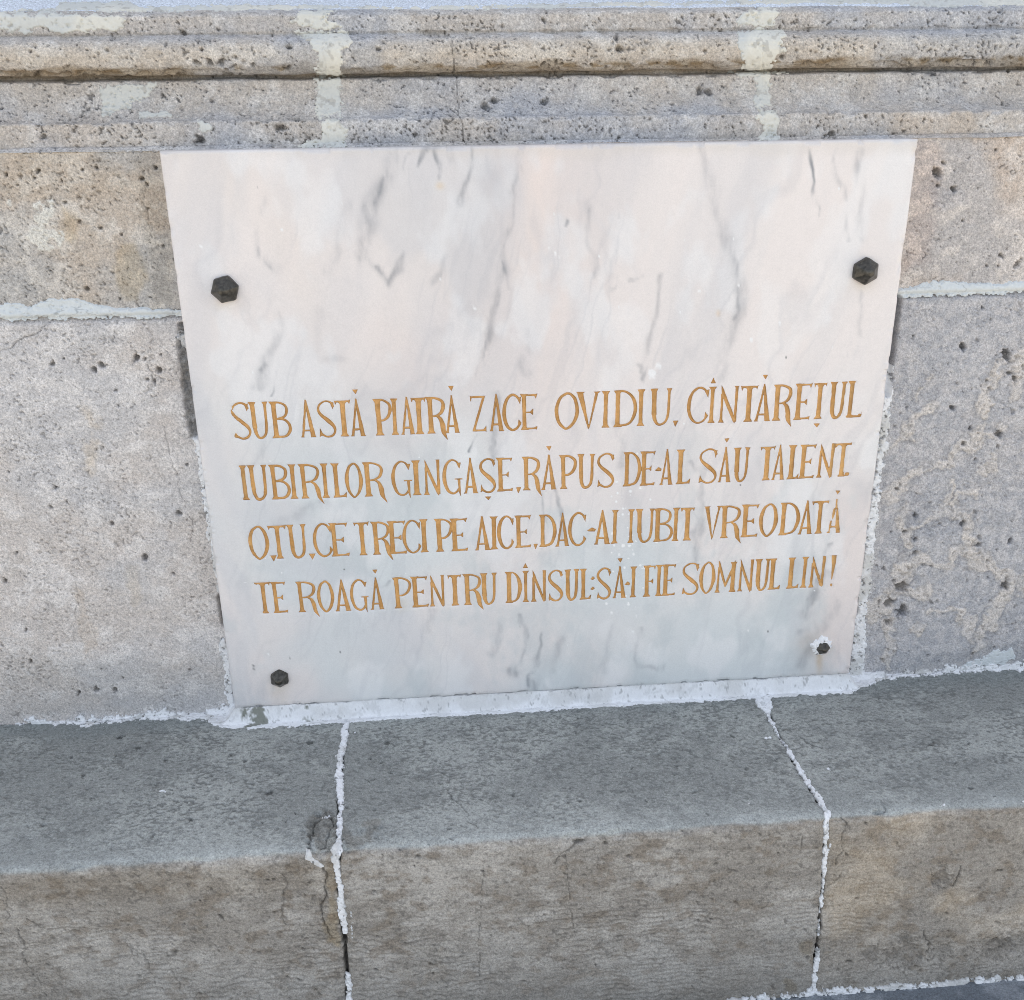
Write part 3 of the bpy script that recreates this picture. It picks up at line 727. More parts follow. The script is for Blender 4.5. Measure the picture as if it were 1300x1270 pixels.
# plaster repairs on the moulding
reps = [[(-10, 17), (160, 18), (165, 27), (155, 40), (62, 42), (55, 34), (40, 38), (40, 42), (-10, 42)],
        [(378, 15), (425, 13), (421, 25), (434, 34), (412, 38), (385, 37), (368, 28)],
        [(374, 40), (440, 39), (449, 53), (434, 66), (437, 98), (400, 98), (401, 66), (386, 50)],
        [(398, 99), (430, 99), (437, 125), (435, 149), (400, 149), (402, 125)],
        [(405, 150), (431, 150), (441, 165), (441, 189), (375, 189), (385, 178), (405, 175)],
        [(128, 111), (165, 106), (202, 105), (186, 125), (160, 140), (130, 148), (127, 130)],
        [(178, 144), (190, 141), (215, 143), (237, 149), (180, 150)], [(247, 151), (262, 154), (266, 165), (256, 169)],
        [(933, 26), (950, 9), (975, 11), (991, 15), (984, 24), (980, 34), (940, 34)],
        [(936, 40), (960, 35), (990, 38), (998, 45), (990, 60), (1000, 65), (986, 76), (975, 92), (945, 93), (941, 70), (936, 55)],
        [(957, 93), (981, 93), (975, 115), (979, 139), (957, 139), (952, 130), (960, 110)],
        [(962, 140), (993, 142), (990, 165), (994, 179), (960, 180), (966, 160), (956, 150)],
        [(925, 91), (985, 91), (1000, 94), (940, 98)],
        [(-10, 20 - 4), (75, 14), (150, 16), (300, 15), (420, 12), (650, 13), (900, 7), (1040, 7), (1140, 5), (1170, 11), (1310, 8), (1310, -3), (900, 1), (500, 9), (300, 6), (178, 8), (165, 1), (75, 4), (70, 12), (-10, 13)]]
for i, p in enumerate(reps):
    moul.patch('plaster_repair', M_cream, wall, moul.poly(p), 0.0014, pale, 5.0 if i < 13 else 2.5, 60 + i, 2.5, rf=1.1)

# white sealant on the wall beside the plaque
def strip(s, name, mat, parent, pts, wd, thk=0.002, rag=3.0, seed=0, colfn=white, **k):
    D, W = s.dist(pts, wd)
    return s.patch(name, mat, parent, W - D, thk, colfn, rag, seed, **k)
seal = [([(252, 557), (261, 620), (273, 700), (281, 748)], [6, 6, 7, 5]), ([(283, 812), (291, 860), (299, 900)], [5, 7, 9]),
        ([(232, 396), (236, 405)], 5), ([(231, 428), (234, 438)], 6), ([(1131, 465), (1124, 520), (1119, 570), (1113, 610), (1105, 680)], [4, 7, 6.5, 6, 7]),
        ([(1105, 680), (1099, 730), (1093, 780), (1088, 830), (1083, 880)], [7, 8, 7, 10, 11]), ([(1148, 391), (1149, 395)], 2)]
for i, (p, wd) in enumerate(seal):
    strip(dado, 'sealant_strip', M_mortar, wall, p, wd, 0.0035, 3.5, 80 + i, holes=0.12)
for i, p in enumerate([[(20, 913), (40, 908), (66, 914), (120, 909), (148, 905), (207, 902), (262, 904), (285, 890), (300, 897), (305, 925), (60, 925)],
                       [(1092, 868), (1128, 862), (1140, 852), (1180, 846), (1250, 843), (1290, 838), (1330, 838), (1330, 860), (1092, 885)]]):
    dado.patch('mortar_joint', M_mortar, wall, dado.poly(p), 0.003, white, 6.0, 90 + i, holes=0.2)
dado.patch('mortar_joint', M_cream, wall, dado.poly([(1215, 850), (1230, 838), (1255, 834), (1262, 824), (1285, 822), (1290, 838), (1270, 846)]), 0.002, bluish, 4.0, 95)

# ------------------------------------------------------------------ the steps
st = thing('stone_step', 'grey stone step below the plaque, its joints filled with ragged white mortar', 'step', (0, -0.05, -0.01))
for F_, l in (([-FL], 'left block of the step with chipped brown corner'), ([FL, -FR], 'middle block of the step between the white joints'), ([FR], 'tan right block of the step with spalled foot')):
    o = step.mesh('stone_block', M_step, st, F_); o['label'] = l
bh = step.h.copy()
for F_ in (FL, FR):
    a = abs(F_) + 1.6 * vn(step.U * 180, step.V * 180, 120)
    bh += 0.0085 * (1 - sst(1.2 if F_ is FL else 0.5, 3.6 if F_ is FL else 2.6, a))
def fillet(U, V, X, Y, f):
    inx = sst(-PLW / 2 - 0.02, -PLW / 2 + 0.004, U) * sst(PLW / 2 + 0.02, PLW / 2 - 0.004, U)
    e = V - 0.03 + 0.0022 * fbm(U * 30, V * 30, 3, 400) + 0.0004 * fbm(U * 150, V * 150, 3, 401)
    return inx * 0.0225 * sst(0.0345, 0.0265, e) + (1 - inx) * 0.006 * sst(0.012, 0.0, e)
under = [(262, 895), (300, 880), (700, 860), (1085, 835), (1125, 850), (1121, 863), (1106, 871), (1085, 877), (1040, 880), (983, 882), (947, 887), (900, 887), (869, 890), (760, 896), (660, 901), (560, 906), (480, 911), (442, 918), (430, 919), (380, 922), (322, 927), (285, 926), (264, 918)]
uf = np.where(abs(step.U) < PLW / 2 + 0.004, (0.0715 - 0.004 * step.U - step.V) * 900, -99)
def white3(U, V, f):
    c = white(U * 0.8, V * 3.2, f)
    c = mix(c, WHT * np.ones_like(c), 0.45)
    return mix(c, lin(92, 96, 78), 0.8 * sst(0.35, 0.7, fbm(U * 60, V * 190, 4, 330, 0.6) - 0.25 * abs(U + 0.405) * 20) * (U < -0.3))
step.patch('mortar_joint', M_mortar, st, np.maximum(step.poly(under), uf), 0.0012, white3, 2.6, 110, 2.0, hfn=fillet, base=bh)
wl = [(10, 919), (40, 910), (120, 905), (207, 900), (265, 900), (275, 915), (250, 915), (200, 914), (150, 916), (107, 922), (74, 921), (40, 918), (25, 922)]
step.patch('mortar_joint', M_mortar, st, step.poly(wl), 0.002, white, 4.0, 111, base=bh, holes=0.15)
wr = [(1110, 850), (1200, 845), (1330, 835), (1330, 849), (1290, 851), (1240, 853), (1200, 857), (1140, 862), (1112, 868)]
step.patch('mortar_joint', M_mortar, st, step.poly(wr), 0.002, white, 4.0, 112, base=bh, holes=0.2)
js = [([(441, 905), (437, 935), (432, 960), (431, 990), (433, 1015), (431, 1045), (430, 1068)], [6, 6, 6, 6.5, 5, 4, 3.2]),
      ([(430, 1066), (428, 1080), (426, 1092)], [4, 10, 5]), ([(425, 1090), (428, 1108), (432, 1130), (435, 1160), (438, 1183)], [5, 5, 5, 6.5, 5]),
      ([(446, 1160), (447, 1200)], [1.2, 1.6]), ([(441, 1238), (443, 1255), (445, 1290)], [4, 5, 6]),
      ([(968, 880), (970, 890), (975, 903), (978, 913)], [10, 14, 7, 3]), ([(977, 911), (990, 935), (1008, 962), (1020, 985), (1035, 1005), (1047, 1025), (1052, 1035)], [3, 2.4, 2.6, 3.4, 4, 3, 4.4]),
      ([(1051, 1033), (1050, 1048), (1048, 1085), (1045, 1130), (1041, 1160)], [5, 5, 3.5, 3, 3]), ([(1041, 1168), (1039, 1190)], [3, 1.5]),
      ([(1040, 1210), (1036, 1235), (1034, 1250), (1031, 1275)], [4.5, 4, 4.5, 4])]
for i, (p, wd) in enumerate(js):
    wd = [q * 0.82 for q in wd]
    strip(step, 'mortar_joint', M_mortar, st, p, wd, 0.0022, 2.6, 120 + i, base=bh, rf=1.3)
fl = [[(387, 1077), (393, 1077), (399, 1090), (418, 1104), (408, 1103), (387, 1091)], [(404, 1040), (408, 1033), (422, 1031), (418, 1037)],
      [(1047, 976), (1052, 973), (1058, 978), (1055, 981)], [(1294, 1018), (1300, 1013), (1320, 1012), (1318, 1020)], [(1194, 1019), (1200, 1018), (1201, 1023), (1195, 1024)],  # the fleck at the far right edge is a sunlit spot put in as white mortar
      [(947, 1018), (953, 1018), (953, 1022), (947, 1022)], [(198, 1006), (206, 1002), (216, 1004), (210, 1008)], [(452, 905), (470, 905), (490, 900), (470, 912), (455, 912)], [(600, 905), (607, 903), (606, 909), (598, 908)],
      [(970, 935), (982, 936), (980, 939), (971, 938)], [(448, 920), (453, 930), (449, 931)], [(1052, 1070), (1058, 1072), (1056, 1080), (1050, 1080)], [(457, 1040), (460, 1040), (460, 1044), (457, 1044)]]
for i, p in enumerate(fl):
    step.patch('mortar_and_sun_fleck', M_mortar, st, step.poly(p), 0.001, white, 1.6, 140 + i, base=bh, up=3)

st2 = thing('stone_step', 'lower stone step at the bottom right corner of the picture, mostly out of frame', 'step', (0.3, -DST - 0.1, -HST - 0.01))
step2.mesh('stone_block', M_step, st2)
strip(step, 'mortar_joint', M_mortar, st2, [(900, 1279), (935, 1270), (1000, 1264), (1060, 1258), (1110, 1254), (1200, 1250), (1240, 1245), (1330, 1240)], [2, 3, 4, 5, 3, 4, 3, 4], 0.003, 5.0, 160, base=bh, holes=0.15)

ground = box('ground', (-25, -25, -HST - 0.42), (25, 25, -HST - 0.20), M_ground, None)
ground['kind'] = 'structure'

# ------------------------------------------------------------------ lettering
plq = thing('marble_plaque', 'pinkish white marble plaque with grey veins and gold carved verse', 'plaque', (0, -PLT, ZB))

def sd_poly(x, z, P):
    d = np.full(x.shape, 1e9); s = np.ones(x.shape)
    n = len(P)
    for i in range(n):
        a, b = P[i], P[i - 1]
        ex, ez = b[0] - a[0], b[1] - a[1]; wx, wz = x - a[0], z - a[1]
        t = np.clip((wx * ex + wz * ez) / (ex * ex + ez * ez + 1e-18), 0, 1)
        d = np.minimum(d, (wx - ex * t) ** 2 + (wz - ez * t) ** 2)
        c1 = z >= a[1]; c2 = z < b[1]; c3 = ex * wz > ez * wx
        s = np.where((c1 & c2 & c3) | (~c1 & ~c2 & ~c3), -s, s)
    return s * np.sqrt(d)

def sd_curve(x, z, P, R):
    """round stroke of changing radius through the points P (Catmull-Rom)"""
    P = np.array(P, float); R = np.array(R, float)
    Q_ = np.vstack([2 * P[0] - P[1], P, 2 * P[-1] - P[-2]]); pts = []; rad = []
    for i in range(len(P) - 1):
        p0, p1, p2, p3 = Q_[i:i + 4]
        for k in range(6):
            t = k / 6
            pts.append(0.5 * (2 * p1 + (p2 - p0) * t + (2 * p0 - 5 * p1 + 4 * p2 - p3) * t * t + (3 * p1 - p0 - 3 * p2 + p3) * t ** 3))
            rad.append(R[i] + (R[i + 1] - R[i]) * t)
    pts.append(P[-1]); rad.append(R[-1])
    d = np.full(x.shape, 1e9)
    for i in range(len(pts) - 1):
        a, b = pts[i], pts[i + 1]; e = b - a; L = max(e @ e, 1e-14)
        t = np.clip(((x - a[0]) * e[0] + (z - a[1]) * e[1]) / L, 0, 1)
        d = np.minimum(d, np.hypot(x - a[0] - t * e[0], z - a[1] - t * e[1]) - (rad[i] + (rad[i + 1] - rad[i]) * t))
    return d

TH, TN = 0.066, 0.032        # half widths of thick and thin strokes, of the letter height
def S_(x0, z0, x1, z1, w0=TH, w1=None, fl=1.0):  # stem with flared ends
    return ('stem', x0, z0, x1, z1, w0, w0 if w1 is None else w1, fl)
def CV(P, R): return ('cur', P, R)
def PG(*P): return ('pg', P)
def BAR(x0, x1, z, t=TN): return ('bar', x0, x1, z, t)
G = {
 'I': [S_(.5, 0, .5, 1)],
 'S': [CV([(.93, .84), (.80, .95), (.48, .985), (.14, .89), (.05, .74), (.22, .60), (.55, .46), (.86, .31), (.95, .16), (.78, .03), (.45, .0), (.10, .09)], [TN*1.2, TN, TN*.8, TN, TN*1.2, TN*1.5, TN*1.9, TN*1.6, TN*1.1, TN, TN*.9, TN*1.2]),
       PG((1.0, .97), (.90, .72), (.78, .92)), PG((.0, -.01), (.06, .25), (.24, .06))],
 'U': [S_(.17, .28, .14, 1, TH*1.0, TH, .8), CV([(.17, .42), (.19, .2), (.34, .03), (.56, .01), (.78, .10), (.87, .28), (.89, .5)], [TH*.8, TH*.85, TN*1.3, TN*1.1, TN*1.2, TN*1.3, TN*1.3]), S_(.89, .4, .90, 1, TN*1.35, TN*1.3, .8)],
 'B': [S_(.19, 0, .17, 1), CV([(.15, .975), (.52, .97), (.82, .88), (.86, .73), (.72, .59), (.30, .525)], [TN*.8, TN*.9, TN*1.2, TN*1.4, TN*1.1, TN*.7]), CV([(.30, .525), (.70, .50), (.95, .36), (.95, .18), (.70, .04), (.15, .025)], [TN*.7, TN, TN*1.4, TN*1.5, TN*1.1, TN*.8])],
 'A': [PG((.46, 1.03), (.58, .98), (.25, 0), (.09, 0)), PG((.44, 1.04), (.55, 1.04), (.96, 0), (.66, 0)), BAR(.22, .78, .185, TN*.85), PG((.0, -.01), (.30, -.01), (.17, .09)), PG((.62, -.01), (1.02, -.01), (.82, .10))],
 'T': [S_(.52, 0, .5, .97), BAR(0.03, .97, .97, TN*.85), PG((-.03, 1.01), (.16, .97), (.06, .86)), PG((1.03, 1.03), (.84, .97), (.93, .87))],
 'P': [S_(.26, 0, .2, 1), CV([(.12, .975), (.55, .97), (.90, .86), (.96, .70), (.82, .52), (.56, .42), (.28, .41)], [TN*.8, TN*.9, TN*1.2, TN*1.5, TN*1.3, TN, TN*.7])],
 'R': [S_(.20, 0, .16, 1), CV([(.10, .975), (.50, .97), (.88, .88), (.95, .73), (.82, .57), (.55, .49), (.24, .47)], [TN*.8, TN*.9, TN*1.2, TN*1.5, TN*1.3, TN*.9, TN*.7]),
       CV([(.55, .48), (.76, .40), (.88, .22), (.94, .02), (1.16, -.20)], [TN*.8, TN*1.5, TN*2.1, TN*1.8, TN*.15])],
 'Z': [BAR(.03, .95, .965, TN*.9), PG((-.02, 1.02), (.16, .98), (.04, .80)), PG((.98, 1.0), (.76, .94), (.10, .0), (.30, .04)), BAR(.12, .95, .035, TN*.9), PG((1.0, .16), (.80, .05), (1.02, -.02))],
 'C': [CV([(.92, .83), (.74, .95), (.48, .99), (.20, .86), (.06, .62), (.06, .36), (.22, .12), (.48, .01), (.74, .05), (.92, .17)], [TN, TN*.9, TN, TN*1.3, TN*1.6, TN*1.6, TN*1.3, TN, TN, TN]), PG((1.0, .95), (.95, .70), (.78, .88)), PG((.84, .32), (1.02, .20), (.80, .06))],
 'E': [S_(.20, 0, .17, 1), BAR(.1, .96, .97, TN*.8), PG((1.03, 1.02), (.80, .97), (.92, .86)), BAR(.2, .66, .49, TN*.7), PG((.76, .60), (.74, .40), (.52, .49)), BAR(.1, .96, .03, TN*.9), PG((1.04, .10), (.74, .05), (.98, -.02))],
 'F': [S_(.28, 0, .24, 1), BAR(.1, .96, .97, TN*.8), PG((1.03, 1.02), (.80, .97), (.92, .84)), BAR(.2, .70, .49, TN*.7), PG((.82, .60), (.80, .40), (.56, .49))],
 'O': [CV([(.5, .985), (.22, .86), (.06, .55), (.14, .22), (.36, .03), (.54, .005), (.80, .16), (.95, .45), (.86, .80), (.66, .96), (.5, .985)], [TN*.9, TN*1.3, TN*1.8, TN*1.4, TN, TN*.9, TN*1.4, TN*1.8, TN*1.4, TN, TN*.9])],
 'V': [PG((.0, 1), (.26, 1), (.56, .0), (.50, -.04)), PG((.80, 1), (.94, 1), (.58, .02), (.50, -.03)), PG((-.06, 1.01), (.36, 1.01), (.16, .93)), PG((.68, 1.01), (1.05, 1.01), (.86, .93))],
 'D': [S_(.18, 0, .17, 1), CV([(.10, .975), (.48, .97), (.80, .82), (.95, .55), (.90, .30), (.68, .08), (.12, .02)], [TN*.8, TN*.9, TN*1.3, TN*1.8, TN*1.6, TN*1.1, TN*.8])],
 'N': [S_(.14, 0, .13, .80, TN*1.3, TN*1.1, .8), PG((.05, 1.05), (.16, .96), (.93, .08), (.90, -.06), (.78, .02), (.10, .78)), S_(.90, .0, .90, 1, TN*1.3, TN*1.4, .0), PG((.74, 1.01), (1.04, 1.01), (.90, .92))],
 'L': [S_(.26, 0, .24, 1), BAR(.1, .94, .03, TN*.9), PG((1.03, .16), (.74, .05), (.98, -.02))],
 'G': [CV([(.86, .84), (.70, .95), (.46, .985), (.20, .86), (.07, .62), (.08, .36), (.24, .10), (.50, .01), (.70, .05), (.82, .14)], [TN, TN*.9, TN, TN*1.3, TN*1.6, TN*1.6, TN*1.3, TN, TN, TN]), PG((.98, .92), (.88, .72), (.74, .88)), PG((.76, .42), (.92, .42), (.92, -.12), (.80, .06)), BAR(.60, 1.03, .43, TN*.6)],
 'M': [S_(.11, 0, .14, .82, TN*1.3, TN, .8), PG((.08, 1.05), (.18, .96), (.52, .30), (.50, .14), (.44, .22), (.12, .80)), PG((.96, 1.03), (.88, .94), (.48, .28), (.50, .14), (.56, .20), (.94, .80)), S_(.88, 0, .88, .95, TH*.95, TH*.9, .7)],
}
def mark_dn(cx, z, s=.10): return [PG((cx - s * 1.05, z + .07), (cx + s * 1.05, z + .07), (cx + s * .1, z - .08))]
# letters with marks are built as their base letter plus a wedge, in letter heights
T1 = "SUBASTĂPIATRĂZACEOVIDIU,CÎNTĂRȘETZUL"
LINES = [
 # baseline and top samples, then (glyph, left, right) in photo pixels
 dict(b=[(300, 557.4), (464, 553.7), (584, 549.4), (680, 545.5), (772, 543), (851, 539), (977, 534.5), (1092, 530)],
      t=[(300, 511.5), (464, 508), (540, 505), (680, 500.5), (760, 497.7), (851, 493.3), (938, 490.8), (1031, 487.2), (1090, 484)],
      g=[('S', 294.6, 317), ('U', 316.6, 339.9), ('B', 342.5, 367.9), ('A', 381.2, 402.1), ('S', 403.8, 425.4), ('T', 423.9, 444.1), ('Ă', 444.8, 464.8), ('P', 474.5, 495), ('I', 496, 505.7), ('A', 508.7, 527.7), ('T', 521.2, 539.9),
         ('R', 541.7, 563), ('Ă', 564.8, 584.2), ('Z', 596.4, 617.5), ('A', 620.8, 640.2), ('C', 639, 661.7), ('E', 661.7, 682.1), ('O', 704.8, 734.3), ('V', 732.8, 761.8), ('I', 763.6, 774.3), ('D', 778.6, 808.1), ('I', 809.2, 818.3),
         ('U', 825.6, 851.7), (',', 855.7, 862), ('C', 873.5, 899.9), ('Î', 899.2, 908.8), ('N', 911.9, 938.2), ('T', 941.6, 963.2), ('Ă', 956.1, 977.9), ('R', 981, 1006), ('E', 1008.5, 1031.5), ('Ț', 1034.6, 1050.9), ('U', 1052.4, 1072.1), ('L', 1072.7, 1093.3)]),
 dict(b=[(303, 635.5), (440, 631.5), (559, 628), (607, 626), (651, 623.3), (707, 621.5), (754, 619), (813, 617), (876, 614.3), (927, 612), (996, 609), (1082, 604.5)],
      t=[(303, 591.7), (440, 588.5), (534, 585), (607, 583), (651, 581.3), (684, 580), (754, 576.7), (813, 574), (876, 571), (950, 568.6), (1037, 564.5), (1082, 562.6)],
      g=[('I', 303.3, 316.6), ('U', 315.1, 338.6), ('B', 341.4, 366.6), ('I', 365.5, 378.4), ('R', 379, 403.5), ('I', 407, 417.8), ('L', 421, 440.5), ('O', 439, 459.2), ('R', 461, 484.5), ('G', 497.5, 522.3), ('I', 522.3, 534.6), ('N', 537.4, 559.4),
         ('G', 562.6, 586.3), ('A', 588.5, 607.2), ('Ș', 609.4, 628.7), ('E', 631.5, 650.9), (',', 655.2, 661), ('R', 664.3, 684.5), ('Ă', 686.5, 706.9), ('P', 710.2, 731.3), ('U', 734.3, 753.7), ('S', 758.6, 779.5), ('D', 791.6, 813.1),
         ('E', 813.5, 832.3), ('-', 831.6, 840), ('A', 836.7, 853.9), ('L', 858.4, 875.8), ('S', 888, 910.3), ('Ă', 910.3, 927.5), ('U', 931.5, 949.8), ('T', 966.1, 985), ('A', 978.4, 995.8), ('L', 1000.2, 1013), ('E', 1014.5, 1036.8),
         ('N', 1036.8, 1060.5), ('T', 1062.7, 1082.1), ('.', 1074.5, 1080.5)]),
 dict(b=[(316, 710), (362, 709.5), (388, 707.7), (443, 706), (516, 703), (543, 701), (593, 699.7), (623, 698), (674, 695), (723, 693.5), (775, 690.6), (829, 688), (862, 687), (916, 683.6), (964, 681.4), (1014, 678.7), (1067, 676.3)],
      t=[(316, 668.7), (362, 667.4), (388, 666), (443, 664), (516, 661.6), (543, 659.6), (593, 658.5), (631, 656.2), (674, 654.5), (705, 653.4), (744, 650.8), (784, 648), (829, 646.4), (882, 644.6), (916, 643), (964, 640.6), (1014, 638), (1067, 635)],
      g=[('O', 316, 340.4), (',', 341.6, 349), ('T', 339, 362.4), ('U', 365, 388), (',', 391, 398.4), ('C', 398.4, 421.6), ('E', 418.6, 443.6), ('T', 448.4, 467.6), ('R', 472, 492.8), ('E', 492.4, 516.4), ('C', 512, 534.4), ('I', 533, 543.6),
         ('P', 551.8, 573), ('E', 572.7, 593.8), ('A', 602.5, 622.9), ('I', 622.9, 631.5), ('C', 632.6, 652.4), ('E', 654.6, 674), (',', 677.4, 682.6), ('D', 685.4, 705.4), ('A', 704.8, 723.1), ('C', 722.6, 744.2), ('-', 745.7, 756.5),
         ('A', 753.2, 774.8), ('I', 776.9, 784.5), ('I', 797.8, 804.5), ('U', 807.8, 829.4), ('B', 830, 853.5), ('I', 853.5, 862.5), ('T', 865, 882.5), ('V', 895.5, 916.4), ('R', 914.2, 940.5), ('E', 941, 964), ('O', 965, 986.3),
         ('D', 988.5, 1014.6), ('A', 1011.9, 1030.9), ('T', 1032, 1053.8), ('Ă', 1048.7, 1067.2)]),
 dict(b=[(322, 779.6), (365, 778), (446, 775.6), (488, 773.6), (544, 770.4), (585, 768.6), (629, 767), (670, 764.3), (714, 762.5), (750, 761), (795, 759), (858, 756), (907, 752.7), (957, 750.3), (989, 748.3), (1026, 746), (1062, 744.8)],
      t=[(322, 740), (397, 738.5), (446, 737), (467, 735.5), (520, 733), (544, 732), (585, 730), (629, 727.8), (670, 725.5), (714, 724), (750, 722.3), (794, 720.5), (858, 716.6), (887, 714.5), (957, 711), (989, 709.3), (1062, 706)],
      g=[('T', 322.4, 342.4), ('E', 344.4, 365.6), ('R', 375.6, 398.5), ('O', 403.4, 423), ('A', 425.4, 446.6), ('G', 445, 467), ('Ă', 470, 488.4), ('P', 498, 520.4), ('E', 522.4, 544), ('N', 545, 564.8), ('T', 568, 585.2), ('R', 589, 609.5),
         ('U', 611.5, 629.4), ('D', 643, 661), ('Î', 664.5, 670.3), ('N', 675, 692.9), ('S', 696.6, 714), ('U', 718.3, 733.4), ('L', 737, 750), (':', 749.5, 755.4), ('S', 758.2, 775.2), ('Ă', 776.9, 794.8), ('-', 793, 800), ('I', 800.2, 808),
         ('F', 816.7, 833), ('I', 832.3, 840.6), ('E', 841.3, 858.4), ('S', 866.5, 887), ('O', 889.2, 907), ('M', 907.7, 935), ('N', 936.5, 957.3), ('U', 958.8, 975.5), ('L', 975.5, 989.6), ('L', 999.2, 1013), ('I', 1016.4, 1026.4), ('N', 1027, 1048.7), ('!', 1052, 1062.8)]),
]
BASE = {'Ă': 'A', 'Î': 'I', 'Ț': 'T', 'Ș': 'S'}

tx0, tx1 = -0.372, 0.362
tz1, tz0 = hit_plaque(650, 478)[2], hit_plaque(350, 800)[2]
GF = 0.00072
BV = 0.0022
W2 = PLW / 2
up_ = np.concatenate([[-W2 - 0.03, -W2 - 0.015, -W2 - BV, -W2 + 0.0], np.arange(-W2 + BV, tx0, 0.0027), np.arange(tx0, tx1, GF), np.arange(tx1, W2 - BV, 0.0027), [W2 - BV, W2, W2 + BV, W2 + 0.015, W2 + 0.03]])
zA, zB = ZB, ZB + PLH
zz = np.concatenate([[zB + 0.03, zB + 0.015, zB + BV, zB], [zB - BV], np.arange(zB - 0.004, tz1, -0.0027), np.arange(tz1, tz0, -GF), np.arange(tz0, zA + BV, -0.0027), [zA + BV * 0.5, zA, zA - BV, zA - 0.015, zA - 0.03]])
def plq_fn(U, V):
    z = -V
    xc = np.clip(U, -W2, W2); zc_ = np.clip(z, zA, zB)
    eu = abs(U) - (W2 - BV); ez = np.maximum(z - (zB - BV), (zA + BV) - z)
    e = np.maximum(np.maximum(eu, ez), 0)
    back = np.where(e <= BV, e * 0.8, BV * 0.8 + (e - BV))
    P = np.stack([xc, LEAN * zc_ - PLT + back, zc_], -1)
    return P, np.broadcast_to(np.array([0, -1.0, LEAN]), U.shape + (3,)).copy()
slab = Surf(up_, -zz, plq_fn)
gx, gz = slab.U, -slab.V
SD = np.full(gx.shape, 0.02, np.float64); OWN = np.zeros(gx.shape, np.int32)
info = []
wn = 0.00022 * fbm(gx * 160, gz * 160, 3, 500)

def glyph(ch, x0, x1, zb, zt, X, Z, k):
    H = zt - zb; Wd = x1 - x0
    mx = lambda x: x0 + x * Wd
    mz = lambda z: zb + z * H
    jit = lambda a: (a * (1 + 0.10 * math.sin(k * 12.9 + a * 78)))
    parts = []
    b = BASE.get(ch, ch)
    if b in G:
        parts = list(G[b])
    s = 0.078
    hx = H / Wd
    if ch in ('Ă',): parts += [PG((.5 - s * hx, 1.29), (.5 + s * hx, 1.29), (.53, 1.15))]
    if ch == 'Î': parts += [PG((.5 - s * hx, 1.10), (.5 + s * hx, 1.10), (.47, 1.26))]
    if ch in ('Ț', 'Ș'): parts += [PG((.5 - .10 * hx, -.13), (.5 + .10 * hx, -.13), (.52, -.25))]
    if ch == ',': parts += [PG((-.1, .10), (1.1, .10), (.45, -.10))]
    if ch == '.': parts += [PG((0, 0.01), (1, 0.01), (1, .11), (0, .11))]
    if ch == ':': parts += [PG((0, .66), (.55, .75), (1, .68), (.55, .62)), PG((0, .33), (.55, .42), (1, .35), (.55, .29))]
    if ch == '-': parts += [PG((-.05, .43), (.55, .53), (1.05, .47), (.9, .40), (.2, .41))]
    if ch == '!': parts += [PG((.0, 1.02), (1.0, 1.02), (.62, .22), (.40, .22)), PG((.32, .0), (.75, .0), (.75, .10), (.32, .10))]
    d = np.full(X.shape, 1e3)
    for p in parts:
        if p[0] == 'stem':
            _, a, c, e, f, w0, w1, fl = p
            w0, w1 = jit(w0) * H, jit(w1) * H
            if ch in ('I', 'Î'):
                w0 = w1 = min(w0, Wd * 0.36)
            X0, Z0, X1, Z1 = mx(a), mz(c), mx(e), mz(f)
            L = Z1 - Z0
            q = [(X0 - w0, Z0), (X0 + w0, Z0), (X0 * .5 + X1 * .5 + (w0 + w1) * .44, (Z0 + Z1) / 2), (X1 + w1, Z1), (X1 - w1, Z1), (X0 * .5 + X1 * .5 - (w0 + w1) * .44, (Z0 + Z1) / 2)]
            d = np.minimum(d, sd_poly(X, Z, q))
            if fl > 0:
                sr = (TH * 0.85 * fl) * H
                if c <= 0.001:
                    d = np.minimum(d, sd_poly(X, Z, [(X0 - w0 - sr, Z0 - .008 * H), (X0 + w0 + sr, Z0 - .008 * H), (X0 + w0 * .9, Z0 + .09 * H), (X0 - w0 * .9, Z0 + .09 * H)]))
                if f > .9:
                    d = np.minimum(d, sd_poly(X, Z, [(X1 - w1 - sr, Z1 + .008 * H), (X1 - w1 * .9, Z1 - .09 * H), (X1 + w1 * .9, Z1 - .09 * H), (X1 + w1 + sr, Z1 + .008 * H)]))
        elif p[0] == 'cur':
            d = np.minimum(d, sd_curve(X, Z, [(mx(a), mz(c)) for a, c in p[1]], [jit(r) * H for r in p[2]]))
        elif p[0] == 'pg':
            d = np.minimum(d, sd_poly(X, Z, [(mx(a), mz(c)) for a, c in p[1]]))
        elif p[0] == 'bar':
            _, a, c, z_, t = p
            d = np.minimum(d, sd_poly(X, Z, [(mx(a), mz(z_ - t)), (mx(c), mz(z_ - t)), (mx(c), mz(z_ + t)), (mx(a), mz(z_ + t))]))
    return d

